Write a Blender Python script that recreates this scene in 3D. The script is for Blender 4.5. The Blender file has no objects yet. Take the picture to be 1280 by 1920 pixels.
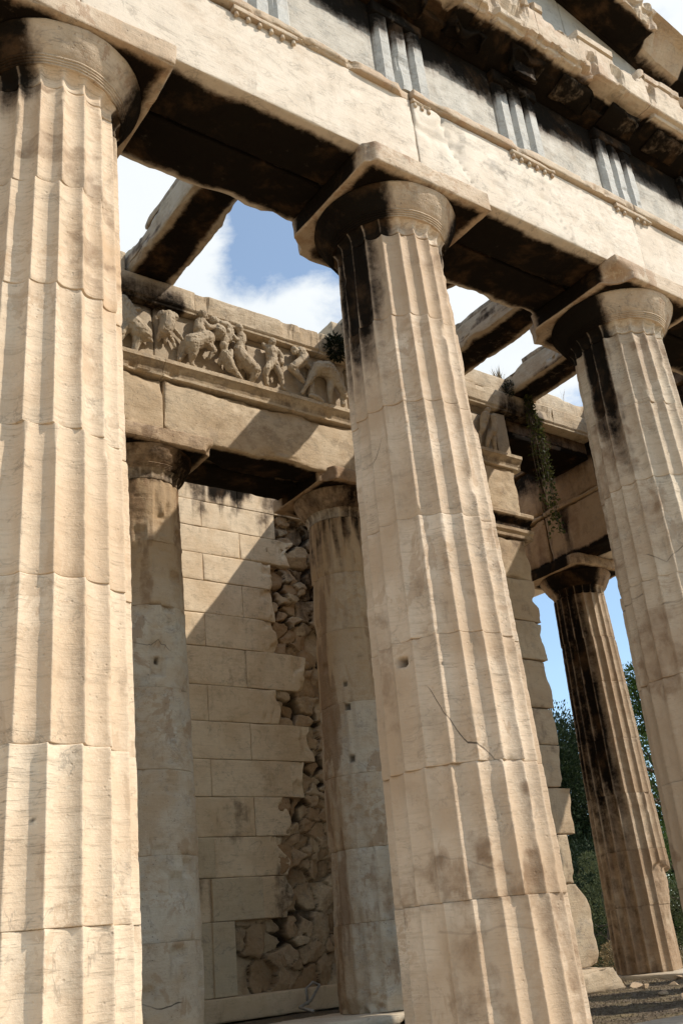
import bpy, math, random
import numpy as np
from mathutils import Matrix, Vector

sc = bpy.context.scene
COL = sc.collection
R_ = math.radians
rng = np.random.default_rng(7)
random.seed(7)

# ------------------------------------------------------------------ camera
CAM = np.array([-4.0682, -4.3774, 0.6155])
YAW, PITCH, ROLL = 0.65737, 0.41867, -0.10277
fw = np.array([math.sin(YAW)*math.cos(PITCH), math.cos(YAW)*math.cos(PITCH), math.sin(PITCH)])
rt = np.array([math.cos(YAW), -math.sin(YAW), 0.0])
up = np.cross(rt, fw)
c_, s_ = math.cos(ROLL), math.sin(ROLL)
cx_, cy_ = c_*rt + s_*up, -s_*rt + c_*up
cd = bpy.data.cameras.new('camera')
cam = bpy.data.objects.new('camera', cd); COL.objects.link(cam)
cam.matrix_world = Matrix(((cx_[0], cy_[0], -fw[0], CAM[0]), (cx_[1], cy_[1], -fw[1], CAM[1]),
                           (cx_[2], cy_[2], -fw[2], CAM[2]), (0, 0, 0, 1)))
cd.sensor_fit = 'VERTICAL'; cd.sensor_height = 36; cd.lens = 34.6
cd.clip_start = 0.05; cd.clip_end = 3000
sc.camera = cam

# ------------------------------------------------------------------ light
SUN_DIR = Vector((0.757, -0.769, 1.0)).normalized()      # towards the sun
SUN_EL = math.asin(SUN_DIR.z)
SUN_AZ = math.atan2(SUN_DIR.x, SUN_DIR.y)
sl = bpy.data.lights.new('sun', 'SUN'); sl.energy = 4.9; sl.angle = R_(0.53); sl.color = (1.0, 0.92, 0.81)
so = bpy.data.objects.new('sun', sl); COL.objects.link(so)
so.rotation_mode = 'QUATERNION'; so.rotation_quaternion = SUN_DIR.to_track_quat('Z', 'Y')
so.location = (30, -40, 40)

vs = sc.view_settings
vs.view_transform = 'Standard'; vs.look = 'None'; vs.exposure = -0.12; vs.gamma = 1.0

w = bpy.data.worlds.new('World'); sc.world = w; w.use_nodes = True
nt = w.node_tree; nt.nodes.clear()
N = nt.nodes.new; Lk = nt.links.new
out = N('ShaderNodeOutputWorld'); bg = N('ShaderNodeBackground'); bg.inputs[1].default_value = 0.115
sky = N('ShaderNodeTexSky'); sky.sky_type = 'NISHITA'; sky.sun_disc = False
sky.sun_elevation = SUN_EL; sky.sun_rotation = SUN_AZ
sky.altitude = 100; sky.air_density = 1.0; sky.dust_density = 0.5; sky.ozone_density = 1.6
tc = N('ShaderNodeTexCoord')
def wmath(op, a, b=None, clamp=False):
    n = N('ShaderNodeMath'); n.operation = op; n.use_clamp = clamp
    for i, v in enumerate((a, b)):
        if v is None: continue
        if hasattr(v, 'is_linked') or hasattr(v, 'links'): Lk(v, n.inputs[i])
        else: n.inputs[i].default_value = v
    return n.outputs[0]
sep = N('ShaderNodeSeparateXYZ'); Lk(tc.outputs['Generated'], sep.inputs[0])
# cloud deck: direction projected onto a flat layer overhead
zz = wmath('MAXIMUM', wmath('ADD', sep.outputs[2], 0.10), 0.06)
cmb = N('ShaderNodeCombineXYZ')
Lk(wmath('DIVIDE', sep.outputs[0], zz), cmb.inputs[0]); Lk(wmath('DIVIDE', sep.outputs[1], zz), cmb.inputs[1])
n1 = N('ShaderNodeTexNoise'); n1.inputs['Scale'].default_value = 3.2; n1.inputs['Detail'].default_value = 8; n1.inputs['Roughness'].default_value = 0.6
n1.inputs['Distortion'].default_value = 0.25
mp = N('ShaderNodeMapping'); mp.inputs['Location'].default_value = (3.1, 1.4, 0.0); Lk(cmb.outputs[0], mp.inputs[0]); Lk(mp.outputs[0], n1.inputs['Vector'])
def dirblob(d, width, gain):
    """soft bank of cloud (or clear sky) about one direction of the sky"""
    d = np.array(d, float); d /= np.linalg.norm(d)
    vd = N('ShaderNodeVectorMath'); vd.operation = 'DOT_PRODUCT'; Lk(tc.outputs['Generated'], vd.inputs[0]); vd.inputs[1].default_value = d
    mr = N('ShaderNodeMapRange'); mr.interpolation_type = 'SMOOTHSTEP'
    mr.inputs['From Min'].default_value = math.cos(width); mr.inputs['From Max'].default_value = 1.0
    mr.inputs['To Min'].default_value = 0.0; mr.inputs['To Max'].default_value = gain
    Lk(vd.outputs['Value'], mr.inputs['Value']); return mr.outputs[0]
acc = n1.outputs['Fac']
SKYB = [((0.478, 0.605, 0.640), 0.15, -0.26), ((0.418, 0.625, 0.655), 0.09, -0.12), ((0.395, 0.690, 0.605), 0.16, 0.28), ((0.500, 0.645, 0.578), 0.10, 0.26), ((0.31, 0.665, 0.68), 0.12, 0.14),
        ((0.63, 0.54, 0.555), 0.16, 0.26), ((0.74, 0.62, 0.25), 0.34, -0.36), ((0.64, 0.28, 0.71), 0.25, 0.32)]
for d, wd, g in SKYB:
    acc = wmath('ADD', acc, dirblob(d, wd, g))
cr = N('ShaderNodeMapRange'); cr.interpolation_type = 'SMOOTHSTEP'
cr.inputs['From Min'].default_value = 0.44; cr.inputs['From Max'].default_value = 0.66
Lk(acc, cr.inputs['Value'])
fade = N('ShaderNodeMapRange'); fade.inputs['From Min'].default_value = -0.02; fade.inputs['From Max'].default_value = 0.12
Lk(sep.outputs[2], fade.inputs['Value'])
mask = wmath('MULTIPLY', cr.outputs[0], fade.outputs[0], True)
mask = wmath('MAXIMUM', wmath('MULTIPLY', mask, 0.95), 0.15)
n2 = N('ShaderNodeTexNoise'); n2.inputs['Scale'].default_value = 3.5; n2.inputs['Detail'].default_value = 5; Lk(mp.outputs[0], n2.inputs['Vector'])
ccol = N('ShaderNodeMix'); ccol.data_type = 'RGBA'; Lk(n2.outputs['Fac'], ccol.inputs[0])
ccol.inputs[6].default_value = (8.2, 8.8, 9.2, 1); ccol.inputs[7].default_value = (10.6, 10.7, 10.4, 1)
mx = N('ShaderNodeMix'); mx.data_type = 'RGBA'; Lk(mask, mx.inputs[0]); gain = N('ShaderNodeMix'); gain.data_type = 'RGBA'; gain.blend_type = 'MULTIPLY'; gain.inputs[0].default_value = 1.0; gain.clamp_result = False
Lk(sky.outputs[0], gain.inputs[6]); gain.inputs[7].default_value = (1.85, 2.1, 2.1, 1); Lk(gain.outputs[2], mx.inputs[6]); Lk(ccol.outputs[2], mx.inputs[7])
Lk(mx.outputs[2], bg.inputs[0]); Lk(bg.outputs[0], out.inputs[0])

# ------------------------------------------------------------------ noise in numpy
def _h(ix, iy, iz):
    n = (ix.astype(np.int64)*374761393 + iy.astype(np.int64)*668265263 + iz.astype(np.int64)*2147483647*3) & 0xffffffff
    n = ((n ^ (n >> 13)) * 1274126177) & 0xffffffff
    n = ((n ^ (n >> 16)) * 2246822519) & 0xffffffff
    return ((n ^ (n >> 15)) & 0xffffff) / float(0xffffff)
def vn(P):
    P = np.asarray(P, float); i = np.floor(P); f = P - i; f = f*f*(3-2*f); i = i.astype(np.int64)
    x, y, z = i[..., 0], i[..., 1], i[..., 2]; u, v, t = f[..., 0], f[..., 1], f[..., 2]
    r = 0
    for a in (0, 1):
        for b in (0, 1):
            for c in (0, 1):
                r = r + _h(x+a, y+b, z+c) * (u if a else 1-u) * (v if b else 1-v) * (t if c else 1-t)
    return r
def fbm(P, s=1.0, o=4, seed=0.0, rough=0.5):
    P = np.asarray(P, float)*s + np.array([seed*17.31+3.3, seed*9.17+1.7, seed*5.93+8.1])
    r, a, t = 0, 1.0, 0
    for k in range(o):
        r = r + a*vn(P); t += a; a *= rough; P = P*2.03 + 11.7
    return r/t
def sst(a, b, x):
    t = np.clip((x-a)/(b-a), 0, 1); return t*t*(3-2*t)

# ------------------------------------------------------------------ objects
def mesh(name, V, F, mat, parent=None, smooth=True, attrs=None, loc=None):
    """V (n,3) in parent space; F list of (k,m) index arrays; one mesh object"""
    V = np.asarray(V, np.float32); me = bpy.data.meshes.new(name)
    Fs = [np.asarray(f, np.int32) for f in (F if isinstance(F, (list, tuple)) else [F]) if len(f)]
    me.vertices.add(len(V)); me.vertices.foreach_set('co', V.ravel())
    li = np.concatenate([f.ravel() for f in Fs]); me.loops.add(len(li)); me.loops.foreach_set('vertex_index', li)
    tot = np.concatenate([np.full(len(f), f.shape[1], np.int32) for f in Fs])
    st = np.concatenate([[0], np.cumsum(tot)[:-1]]).astype(np.int32)
    me.polygons.add(len(tot)); me.polygons.foreach_set('loop_start', st)
    try: me.polygons.foreach_set('loop_total', tot)
    except Exception: pass
    me.polygons.foreach_set('use_smooth', np.full(len(tot), smooth))
    for k, a in (attrs or {}).items():
        at = me.attributes.new(k, 'FLOAT', 'POINT'); at.data.foreach_set('value', np.asarray(a, np.float32).ravel())
    me.update(calc_edges=True); me.validate()
    o = bpy.data.objects.new(name, me); COL.objects.link(o)
    if mat: me.materials.append(mat)
    if parent: o.parent = parent
    if loc is not None: o.location = loc
    return o
def tag(o, label=None, cat=None, group=None, kind=None):
    if label: o['label'] = label
    if cat: o['category'] = cat
    if group: o['group'] = group
    if kind: o['kind'] = kind
    return o
def thing(name, loc, label, cat, group=None, rz=0.0):
    o = bpy.data.objects.new(name, None); COL.objects.link(o); o.location = loc; o.rotation_euler.z = rz
    o.empty_display_size = 0.3
    return tag(o, label, cat, group)
class MB:
    def __init__(s): s.V = []; s.F = []; s.n = 0; s.A = {}
    def add(s, V, F, attrs=None):
        V = np.asarray(V, float)
        for f in (F if isinstance(F, (list, tuple)) else [F]):
            if len(f): s.F.append(np.asarray(f, np.int64) + s.n)
        for k in set(s.A) | set(attrs or {}):
            s.A.setdefault(k, [np.zeros(s.n)] if s.n else [])
            s.A[k].append(np.asarray((attrs or {}).get(k, np.zeros(len(V))), float))
        s.V.append(V); s.n += len(V); return s
    def build(s, name, mat, parent=None, smooth=True, loc=None):
        return mesh(name, np.concatenate(s.V), s.F, mat, parent, smooth, {k: np.concatenate(a) for k, a in s.A.items()}, loc)

def ticks(a, b, step, lim=400):
    L = b-a; e = [0.006, 0.02, 0.045]
    e = [x for x in e if x < L*0.3]
    n = int(max(1, min(lim, round((L-2*(e[-1] if e else 0))/step))))
    m = np.linspace(a+(e[-1] if e else 0), b-(e[-1] if e else 0), n+1)
    return np.concatenate([[a]+[a+x for x in e[:-1]], m, [b-x for x in e[:-1]][::-1]+[b]]) if e else m
def lattice(xs, ys, zs):
    nx, ny, nz = len(xs), len(ys), len(zs)
    g = np.zeros((nx, ny, nz), bool)
    g[0] = g[-1] = True; g[:, 0] = g[:, -1] = True; g[:, :, 0] = g[:, :, -1] = True
    idx = -np.ones((nx, ny, nz), np.int64); idx[g] = np.arange(g.sum())
    I, J, K = np.nonzero(g)
    V = np.stack([xs[I], ys[J], zs[K]], 1)
    F = []
    def q(a, flip):
        A, B, C, D = a[:-1, :-1], a[1:, :-1], a[1:, 1:], a[:-1, 1:]
        f = np.stack([A, B, C, D], -1).reshape(-1, 4); F.append(f[:, ::-1] if flip else f)
    q(idx[0], True); q(idx[-1], False); q(idx[:, 0], False); q(idx[:, -1], True); q(idx[:, :, 0], True); q(idx[:, :, -1], False)
    return V, np.concatenate(F)
def rough(x0, x1, y0, y1, z0, z1, step=0.05, wear=0.010, amp=0.003, seed=0, chip=0.5, deform=None):
    """a worn stone block: dense box with rounded, chipped arrises and an uneven face"""
    V, F = lattice(ticks(x0, x1, step), ticks(y0, y1, step), ticks(z0, z1, step))
    lo = np.array([x0, y0, z0]); hi = np.array([x1, y1, z1]); P0 = V.copy()
    d = np.minimum(V-lo, hi-V)                       # distance to nearest face along each axis
    inw = np.where(V-lo < hi-V, 1.0, -1.0)
    n = fbm(P0, 4.5, 4, seed); n2 = fbm(P0, 16.0, 3, seed+3)
    e = wear*(0.35+1.6*np.clip(n-0.35, 0, 1)+0.7*(n2-0.4))
    big = sst(0.62-0.10*chip, 0.78, fbm(P0, 1.9, 4, seed+9))*wear*5.0*chip
    ds = np.sort(d, 1); d2 = ds[:, 1]; d3 = ds[:, 2]
    push = e*np.exp(-(d2/(wear*1.3))) + big*np.exp(-(d2/(wear*6.0)))
    near = np.exp(-(d/(wear*2.2+0.004)))             # which faces are near
    V = V + inw*near*push[:, None]
    nn = (fbm(P0, 7.0, 4, seed+5)-0.5)*2*amp
    face = np.argmin(d, 1); V[np.arange(len(V)), face] += inw[np.arange(len(V)), face]*(nn+amp*0.3)
    if deform is not None: V = deform(V, P0)
    return V, F, P0

# ------------------------------------------------------------------ materials
def newmat(name):
    m = bpy.data.materials.new(name); m.use_nodes = True; t = m.node_tree; t.nodes.clear()
    return m, t
class G:
    def __init__(s, t): s.t = t
    def n(s, ty, **kw):
        x = s.t.nodes.new(ty)
        for k, v in kw.items(): setattr(x, k, v)
        return x
    def l(s, a, b): s.t.links.new(a, b)
    def set(s, inp, v):
        if hasattr(v, 'node'): s.l(v, inp)
        else: inp.default_value = v
    def m(s, op, a, b=0.0, c=None, clamp=False):
        x = s.n('ShaderNodeMath', operation=op, use_clamp=clamp); s.set(x.inputs[0], a); s.set(x.inputs[1], b)
        if c is not None: s.set(x.inputs[2], c)
        return x.outputs[0]
    def noise(s, vec, scale, detail=4, rough=0.55, dist=0.0):
        x = s.n('ShaderNodeTexNoise'); s.l(vec, x.inputs['Vector']); x.inputs['Scale'].default_value = scale
        x.inputs['Detail'].default_value = detail; x.inputs['Roughness'].default_value = rough; x.inputs['Distortion'].default_value = dist
        return x.outputs['Fac']
    def ramp(s, v, a, b, lo=0.0, hi=1.0):
        x = s.n('ShaderNodeMapRange', interpolation_type='SMOOTHSTEP'); s.set(x.inputs['Value'], v)
        x.inputs['From Min'].default_value = a; x.inputs['From Max'].default_value = b
        x.inputs['To Min'].default_value = lo; x.inputs['To Max'].default_value = hi
        return x.outputs[0]
    def mix(s, f, a, b, mode='MIX'):
        x = s.n('ShaderNodeMix', data_type='RGBA', blend_type=mode); s.set(x.inputs[0], f)
        for i, v in ((6, a), (7, b)):
            if isinstance(v, tuple): x.inputs[i].default_value = v if len(v) == 4 else v+(1,)
            else: s.l(v, x.inputs[i])
        return x.outputs[2]
    def mapping(s, vec, scale=(1, 1, 1), rot=(0, 0, 0), loc=(0, 0, 0)):
        x = s.n('ShaderNodeMapping'); s.l(vec, x.inputs[0]); x.inputs['Scale'].default_value = scale
        x.inputs['Rotation'].default_value = rot; x.inputs['Location'].default_value = loc
        return x.outputs[0]
    def attr(s, name):
        x = s.n('ShaderNodeAttribute', attribute_name=name); return x.outputs['Fac']

def marble(name, light, tan, grey, tan_amt=0.5, grey_amt=0.4, streak=0.5, pit=0.4, rough_=0.72, bump=0.35, bed=(0.10, 0.05, 0.0), fine=1.0, patch=0.0, patchcol=(0.30, 0.19, 0.11)):
    m, t = newmat(name); g = G(t)
    tc = g.n('ShaderNodeTexCoord'); oi = g.n('ShaderNodeObjectInfo')
    off = g.n('ShaderNodeVectorMath', operation='ADD'); g.l(tc.outputs['Object'], off.inputs[0])
    sc3 = g.n('ShaderNodeVectorMath', operation='SCALE'); cb = g.n('ShaderNodeCombineXYZ')
    for i in range(3): g.l(oi.outputs['Random'], cb.inputs[i])
    g.l(cb.outputs[0], sc3.inputs[0]); sc3.inputs[3].default_value = 37.0
    g.l(sc3.outputs[0], off.inputs[1]); P = off.outputs[0]
    big = g.noise(P, 1.6, 5, 0.6, 0.4)
    mid = g.noise(P, 6.0, 6, 0.62)
    c = g.mix(g.m('MULTIPLY', g.ramp(big, 0.38, 0.66), tan_amt), light, tan)
    bl = g.noise(P, 2.7, 7, 0.70, 0.6)
    c = g.mix(g.m('MULTIPLY', g.ramp(bl, 0.535, 0.66), 0.55*grey_amt), c, tuple(x*0.62 for x in tan))
    c = g.mix(g.m('MULTIPLY', g.ramp(mid, 0.50, 0.72), grey_amt), c, grey)
    # bedding: long thin darker seams, nearly level
    Pb = g.mapping(P, (2.4, 2.4, 34.0), bed)
    bd = g.noise(Pb, 1.0, 6, 0.68, 0.25)
    c = g.mix(g.m('MULTIPLY', g.ramp(bd, 0.49, 0.72), 0.55*streak), c, (0.20, 0.145, 0.09))
    sv = g.ramp(g.noise(P, 0.9, 4, 0.6, 0.3), 0.36, 0.62, 0.25, 1.35)
    Pf = g.mapping(P, (9.0, 9.0, 120.0), bed)
    bf = g.noise(Pf, 1.0, 4, 0.7, 0.0)
    c = g.mix(g.m('MULTIPLY', g.m('MULTIPLY', g.ramp(bf, 0.53, 0.68), 0.70*streak), sv), c, (0.13, 0.10, 0.07))
    vnn = g.noise(g.mapping(P, (1, 1, 1.7), (0.5, 0.3, 0.0)), 2.1, 6, 0.6, 0.9)
    vm = g.ramp(g.m('ABSOLUTE', g.m('SUBTRACT', vnn, 0.5)), 0.016, 0.0)
    c = g.mix(g.m('MULTIPLY', g.m('MULTIPLY', vm, g.ramp(mid, 0.40, 0.58)), 0.42), c, (0.17, 0.145, 0.12))
    # pale scoured flecks
    fl = g.noise(P, 38.0*fine, 4, 0.65)
    c = g.mix(g.m('MULTIPLY', g.ramp(fl, 0.55, 0.75), 0.35), c, tuple(min(0.85, x*1.28) for x in light))
    fk = g.noise(g.mapping(P, (1, 1, 1.5)), 11.0, 9, 0.72, 0.3)
    fm = g.m('MULTIPLY', g.ramp(fk, 0.515, 0.555), g.ramp(g.noise(P, 1.15, 5, 0.62, 0.4), 0.49, 0.60))
    c = g.mix(g.m('MULTIPLY', fm, min(0.6, 0.25+0.8*patch)), c, tuple(0.45*a+0.55*b for a, b in zip(tan, patchcol)))
    # ochre patches where the old surface survives
    if patch > 0:
        pn = g.noise(g.mapping(P, (1.0, 1.0, 0.55)), 3.3, 7, 0.68, 0.5)
        c = g.mix(g.m('MULTIPLY', g.ramp(pn, 0.565, 0.60), patch), c, patchcol)
    pt = g.n('ShaderNodeTexVoronoi'); g.l(P, pt.inputs['Vector']); pt.inputs['Scale'].default_value = 24.0*fine; pt.inputs['Randomness'].default_value = 1.0
    pits = g.m('MULTIPLY', g.ramp(pt.outputs['Distance'], 0.19, 0.06), g.ramp(mid, 0.42, 0.6))
    c = g.mix(g.m('MULTIPLY', pits, pit), c, (0.07, 0.05, 0.035))
    # tone of the single block, rust stain, soot crust with painted shade, dirt in cracks: all carried by the mesh
    tone = g.attr('tone'); c = g.mix(tone, c, tan)
    n_r = g.noise(P, 7.0, 7, 0.66, 0.3)
    st = g.ramp(g.m('ADD', g.m('MULTIPLY', g.attr('stain'), 0.9), g.m('SUBTRACT', n_r, 0.5)), 0.24, 0.66)
    c = g.mix(g.m('MULTIPLY', st, 0.72), c, (0.185, 0.105, 0.052))
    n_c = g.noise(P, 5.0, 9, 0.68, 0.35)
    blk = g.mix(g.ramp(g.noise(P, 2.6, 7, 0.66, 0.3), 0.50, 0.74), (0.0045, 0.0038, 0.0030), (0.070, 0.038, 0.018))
    cin = g.m('ADD', g.attr('crust_shade'), g.m('MULTIPLY', g.m('SUBTRACT', n_c, 0.5), 1.25))
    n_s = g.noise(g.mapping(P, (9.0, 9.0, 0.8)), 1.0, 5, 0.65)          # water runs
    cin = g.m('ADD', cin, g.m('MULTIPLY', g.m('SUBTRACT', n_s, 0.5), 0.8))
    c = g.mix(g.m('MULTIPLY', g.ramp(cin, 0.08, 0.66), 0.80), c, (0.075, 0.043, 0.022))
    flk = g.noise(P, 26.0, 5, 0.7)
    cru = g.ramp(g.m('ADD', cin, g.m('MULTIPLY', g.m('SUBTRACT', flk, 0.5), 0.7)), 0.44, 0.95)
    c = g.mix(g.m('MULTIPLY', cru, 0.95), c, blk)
    ck = g.attr('crack'); c = g.mix(ck, c, (0.03, 0.022, 0.015))
    cl_ = g.m('MULTIPLY', g.ramp(g.m('ABSOLUTE', g.attr('ckd')), 0.0075, 0.0030), g.attr('ckm')); c = g.mix(g.m('MULTIPLY', cl_, .85), c, (0.035, 0.025, 0.016))
    b = g.n('ShaderNodeBsdfPrincipled'); g.l(c, b.inputs['Base Color'])
    g.set(b.inputs['Roughness'], g.ramp(mid, 0.3, 0.7, rough_-0.10, rough_+0.12)); g.set(b.inputs['Specular IOR Level'], g.m('SUBTRACT', 0.25, g.m('MULTIPLY', cru, 0.23)))
    hgt = g.m('ADD', g.m('MULTIPLY', g.noise(P, 55.0, 5, 0.7), 0.5), g.m('MULTIPLY', bd, 0.45))
    hgt = g.m('SUBTRACT', g.m('ADD', hgt, g.m('MULTIPLY', g.noise(P, 14.0, 4, 0.6), 0.9)), g.m('MULTIPLY', pits, 0.9))
    hgt = g.m('SUBTRACT', hgt, g.m('MULTIPLY', g.ramp(bf, 0.58, 0.72), 0.5*streak))
    bp = g.n('ShaderNodeBump'); bp.inputs['Strength'].default_value = bump; bp.inputs['Distance'].default_value = 0.02
    g.l(hgt, bp.inputs['Height']); g.l(bp.outputs[0], b.inputs['Normal'])
    o = g.n('ShaderNodeOutputMaterial'); g.l(b.outputs[0], o.inputs[0])
    return m

M = {}
M['shaft_cream'] = marble('shaft_cream', (.72, .58, .425), (.55, .385, .24), (.47, .41, .32), .55, .35, .55, .2, bump=.30, patch=.35, patchcol=(.40, .27, .165))
M['shaft_tan'] = marble('shaft_tan', (.69, .56, .42), (.48, .345, .225), (.39, .325, .25), .75, .5, .6, .25, bump=.34, patch=.5, patchcol=(.36, .235, .14))
M['shaft_grey'] = marble('shaft_grey', (.62, .52, .39), (.42, .305, .20), (.40, .34, .265), .7, .6, .65, .3, bump=.38, patch=.3)
M['shaft_worn'] = marble('shaft_worn', (.47, .405, .315), (.36, .24, .13), (.37, .35, .305), .6, .6, .25, .45, bump=.55, patch=.6, patchcol=(.27, .175, .10))
M['shaft_dark'] = marble('shaft_dark', (.49, .385, .27), (.32, .215, .13), (.22, .16, .105), .85, .5, .5, .35, bump=.5, patch=.4)
M['capital'] = marble('capital', (.56, .44, .315), (.40, .265, .155), (.33, .28, .215), .7, .5, .35, .35, bump=.5, patch=.6, patchcol=(.33, .20, .115))
M['capital_dark'] = marble('capital_dark', (.46, .335, .215), (.29, .175, .09), (.22, .165, .11), .85, .5, .3, .45, bump=.6, patch=.5, patchcol=(.13, .075, .04))
M['architrave'] = marble('architrave', (.68, .595, .485), (.57, .45, .33), (.49, .445, .38), .45, .40, .35, .2, bump=.22, bed=(0.05, 0.22, 0.0))
M['frieze_grey'] = marble('frieze_grey', (.49, .485, .455), (.42, .385, .32), (.37, .38, .375), .30, .6, .25, .35, bump=.4)
M['metope'] = marble('metope', (.52, .485, .42), (.42, .36, .28), (.36, .345, .31), .4, .7, .3, .4, bump=.4)
M['cornice'] = marble('cornice', (.58, .47, .34), (.40, .27, .165), (.40, .36, .30), .6, .45, .4, .3, bump=.5, patch=.25, patchcol=(.42, .23, .13))
M['porch'] = marble('porch', (.56, .45, .31), (.42, .295, .17), (.34, .29, .22), .65, .55, .35, .4, bump=.5, patch=.5, patchcol=(.27, .21, .145))
M['relief'] = marble('relief', (.45, .365, .255), (.38, .275, .17), (.29, .25, .20), .55, .6, .2, .35, bump=.45)
M['beam'] = marble('beam', (.50, .425, .32), (.33, .235, .14), (.26, .22, .165), .7, .6, .6, .45, bump=.6)
M['wall'] = marble('wall', (.72, .58, .405), (.54, .38, .22), (.47, .39, .28), .6, .35, .28, .15, bump=.3)
M['wall_new'] = marble('wall_new', (.56, .45, .30), (.48, .36, .225), (.45, .375, .275), .5, .5, .3, .12, bump=.30)
M['rubble'] = marble('rubble', (.54, .42, .275), (.33, .205, .105), (.34, .29, .22), .8, .6, .25, .5, bump=.8)
M['anta'] = marble('anta', (.48, .375, .255), (.38, .265, .16), (.32, .27, .205), .7, .6, .25, .45, bump=.5)
M['flank'] = marble('flank', (.34, .24, .145), (.24, .145, .075), (.19, .14, .09), .8, .5, .2, .3, bump=.45, patch=.35, patchcol=(.12, .07, .035))
M['pavement'] = marble('pavement', (.52, .44, .33), (.42, .32, .21), (.38, .34, .28), .5, .5, .2, .4, bump=.5)

# ------------------------------------------------------------------ temple dimensions
S = 2.583; SC = 2.413; H = 5.713; P = 4.30           # spacing, corner spacing, column height, porch axis
XR = 2*S+SC                                          # right flank axis
ZJ = [0.0, 0.80, 1.50, 2.24, 3.00, 3.82, 4.50, 5.195]

def shaft_R(z): 
    t = z/5.2
    return 0.503+(0.393-0.503)*t + 0.008*math.pi*t*(1-t)

def drum_mesh(z0, z1, seed, rot, flute=20, nth=11, dz=0.016, depth=None, wearf=None, rfun=None, shift=(0, 0), bump=0.003, arris=0.008, endchip=0.018, cracks=(), holes=(), top_open=False, crust_shade_f=None, stainf=None, tonef=None, nick=0.0032):
    """one fluted drum; every field is a function of (theta in degrees, z)"""
    nt_ = flute*nth; nz = max(4, int((z1-z0)/dz))
    zs = np.concatenate([[z0, z0+0.004, z0+0.011], np.linspace(z0+0.022, z1-0.022, nz), [z1-0.011, z1-0.004, z1]])
    uu = np.arange(nth)/nth; uu = uu-0.115*np.sin(2*math.pi*uu)*0.999 if nth > 6 else uu
    ph = (np.arange(flute)[:, None]+uu[None]).ravel()          # in flute units, denser at the arrises
    th = ph*(2*math.pi/flute) + math.radians(rot)
    Z, TH = np.meshgrid(zs, th, indexing='ij'); PH = np.broadcast_to(ph, Z.shape)
    deg = (np.degrees(TH)+180) % 360-180
    Rr = np.vectorize(shaft_R)(zs)[:, None]+0*Z
    f = PH-np.floor(PH)                                       # 0 arris .. 1 next arris
    dfl = 0.285*(2*math.pi*Rr/flute)
    if depth is not None: dfl = dfl*depth(deg, Z)
    prof = 1-np.abs(2*f-1)**2.35
    r = Rr - dfl*prof
    P3 = np.stack([np.cos(TH)*Rr, np.sin(TH)*Rr, Z], -1)
    # chipped arrises
    ai = np.round(PH) % flute
    Pa = np.stack([ai*7.3, Z*9.0, 0*Z+seed], -1)
    ch = arris*(0.25+1.5*np.clip(fbm(Pa, 1.0, 3, seed)-0.25, 0, 1)) + arris*3.2*sst(0.66, 0.82, fbm(np.stack([ai*3.1, Z*3.5, 0*Z], -1), 1.0, 3, seed+2))
    ch = ch + arris*0.6*(fbm(np.stack([ai*5.1, Z*45.0, 0*Z], -1), 1.0, 2, seed+6)-0.4)
    ch = ch + nick*(sst(.52, .74, fbm(np.stack([ai*5.7, Z*24.0, 0*Z], -1), 1.0, 3, seed+16))+.35*fbm(np.stack([ai*2.7, Z*70.0, 0*Z], -1), 1.0, 2, seed+17))
    r = np.minimum(r, Rr-ch)
    # surface relief
    r = r + (fbm(P3, 5.0, 5, seed+1, 0.55)-0.5)*2*bump + (fbm(P3*np.array([2, 2, 26.0]), 2.0, 3, seed+4)-0.5)*0.0013
    # joint edges spall
    dj = np.minimum(Z-z0, z1-Z)
    sp = sst(0.52, 0.75, fbm(P3, 6.0, 3, seed+8+(0)))
    r = r - (0.0016+endchip*0.5*sp)*np.exp(-dj/(0.0045+0.014*sp))
    sp2 = sst(0.60, 0.80, fbm(np.stack([np.cos(TH)*2, np.sin(TH)*2, 0*Z+np.where(Z > (z0+z1)/2, 9.0, 2.0)], -1), 1.4, 3, seed+5))
    r = r - 0.022*sst(.62, .8, sp2*1.0)*sp2*np.exp(-dj/0.022)
    if wearf is not None: r = wearf(r, Rr, deg, Z, P3)
    crk = np.zeros_like(r); csd = np.full_like(r, 0.5); cms = np.zeros_like(r)
    for pl, wd, dp in cracks:                                # polylines in (deg, z): signed height above the crack
        q_ = sorted(pl); xs_, zs_ = [a for a, b in q_], [b for a, b in q_]
        sd_ = Z-np.interp(deg, xs_, zs_)+(fbm(P3, 7.0, 4, seed+11)-0.5)*0.06
        mk = sst(xs_[0]-2, xs_[0]+3, deg)*sst(xs_[-1]+2, xs_[-1]-3, deg)*sst(.07, .03, np.abs(sd_))
        mk = mk*min(1.0, dp/.014)*(.45+.55*sst(.38, .6, fbm(P3, 5.0, 3, seed+21))); near = np.abs(sd_) < np.abs(csd); csd = np.where(near, sd_, csd); cms = np.where(near, mk, cms)
        r = r-0.35*dp*np.exp(-(sd_/.012)**2)*mk
    for hd, hz, hw, hh, hdp in holes:
        X = np.radians(deg-hd)*0.46
        hm = sst(hw, hw-0.012, np.abs(X))*sst(hh, hh-0.012, np.abs(Z-hz)); r = r-hdp*hm; crk = np.maximum(crk, hm*0.75)
    V = np.stack([np.cos(TH)*r+shift[0], np.sin(TH)*r+shift[1], Z], -1)
    at = {'crack': crk.ravel()}
    if cracks: at['ckd'] = csd.ravel(); at['ckm'] = cms.ravel()
    if crust_shade_f is not None: at['crust_shade'] = (crust_shade_f(deg, Z, P3)*(1-.5*np.exp(-(np.minimum(f, 1-f)/.085)**2))).ravel()
    if stainf is not None: at['stain'] = stainf(deg, Z, P3).ravel()
    if tonef is not None: at['tone'] = tonef(deg, Z, P3).ravel()
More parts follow.
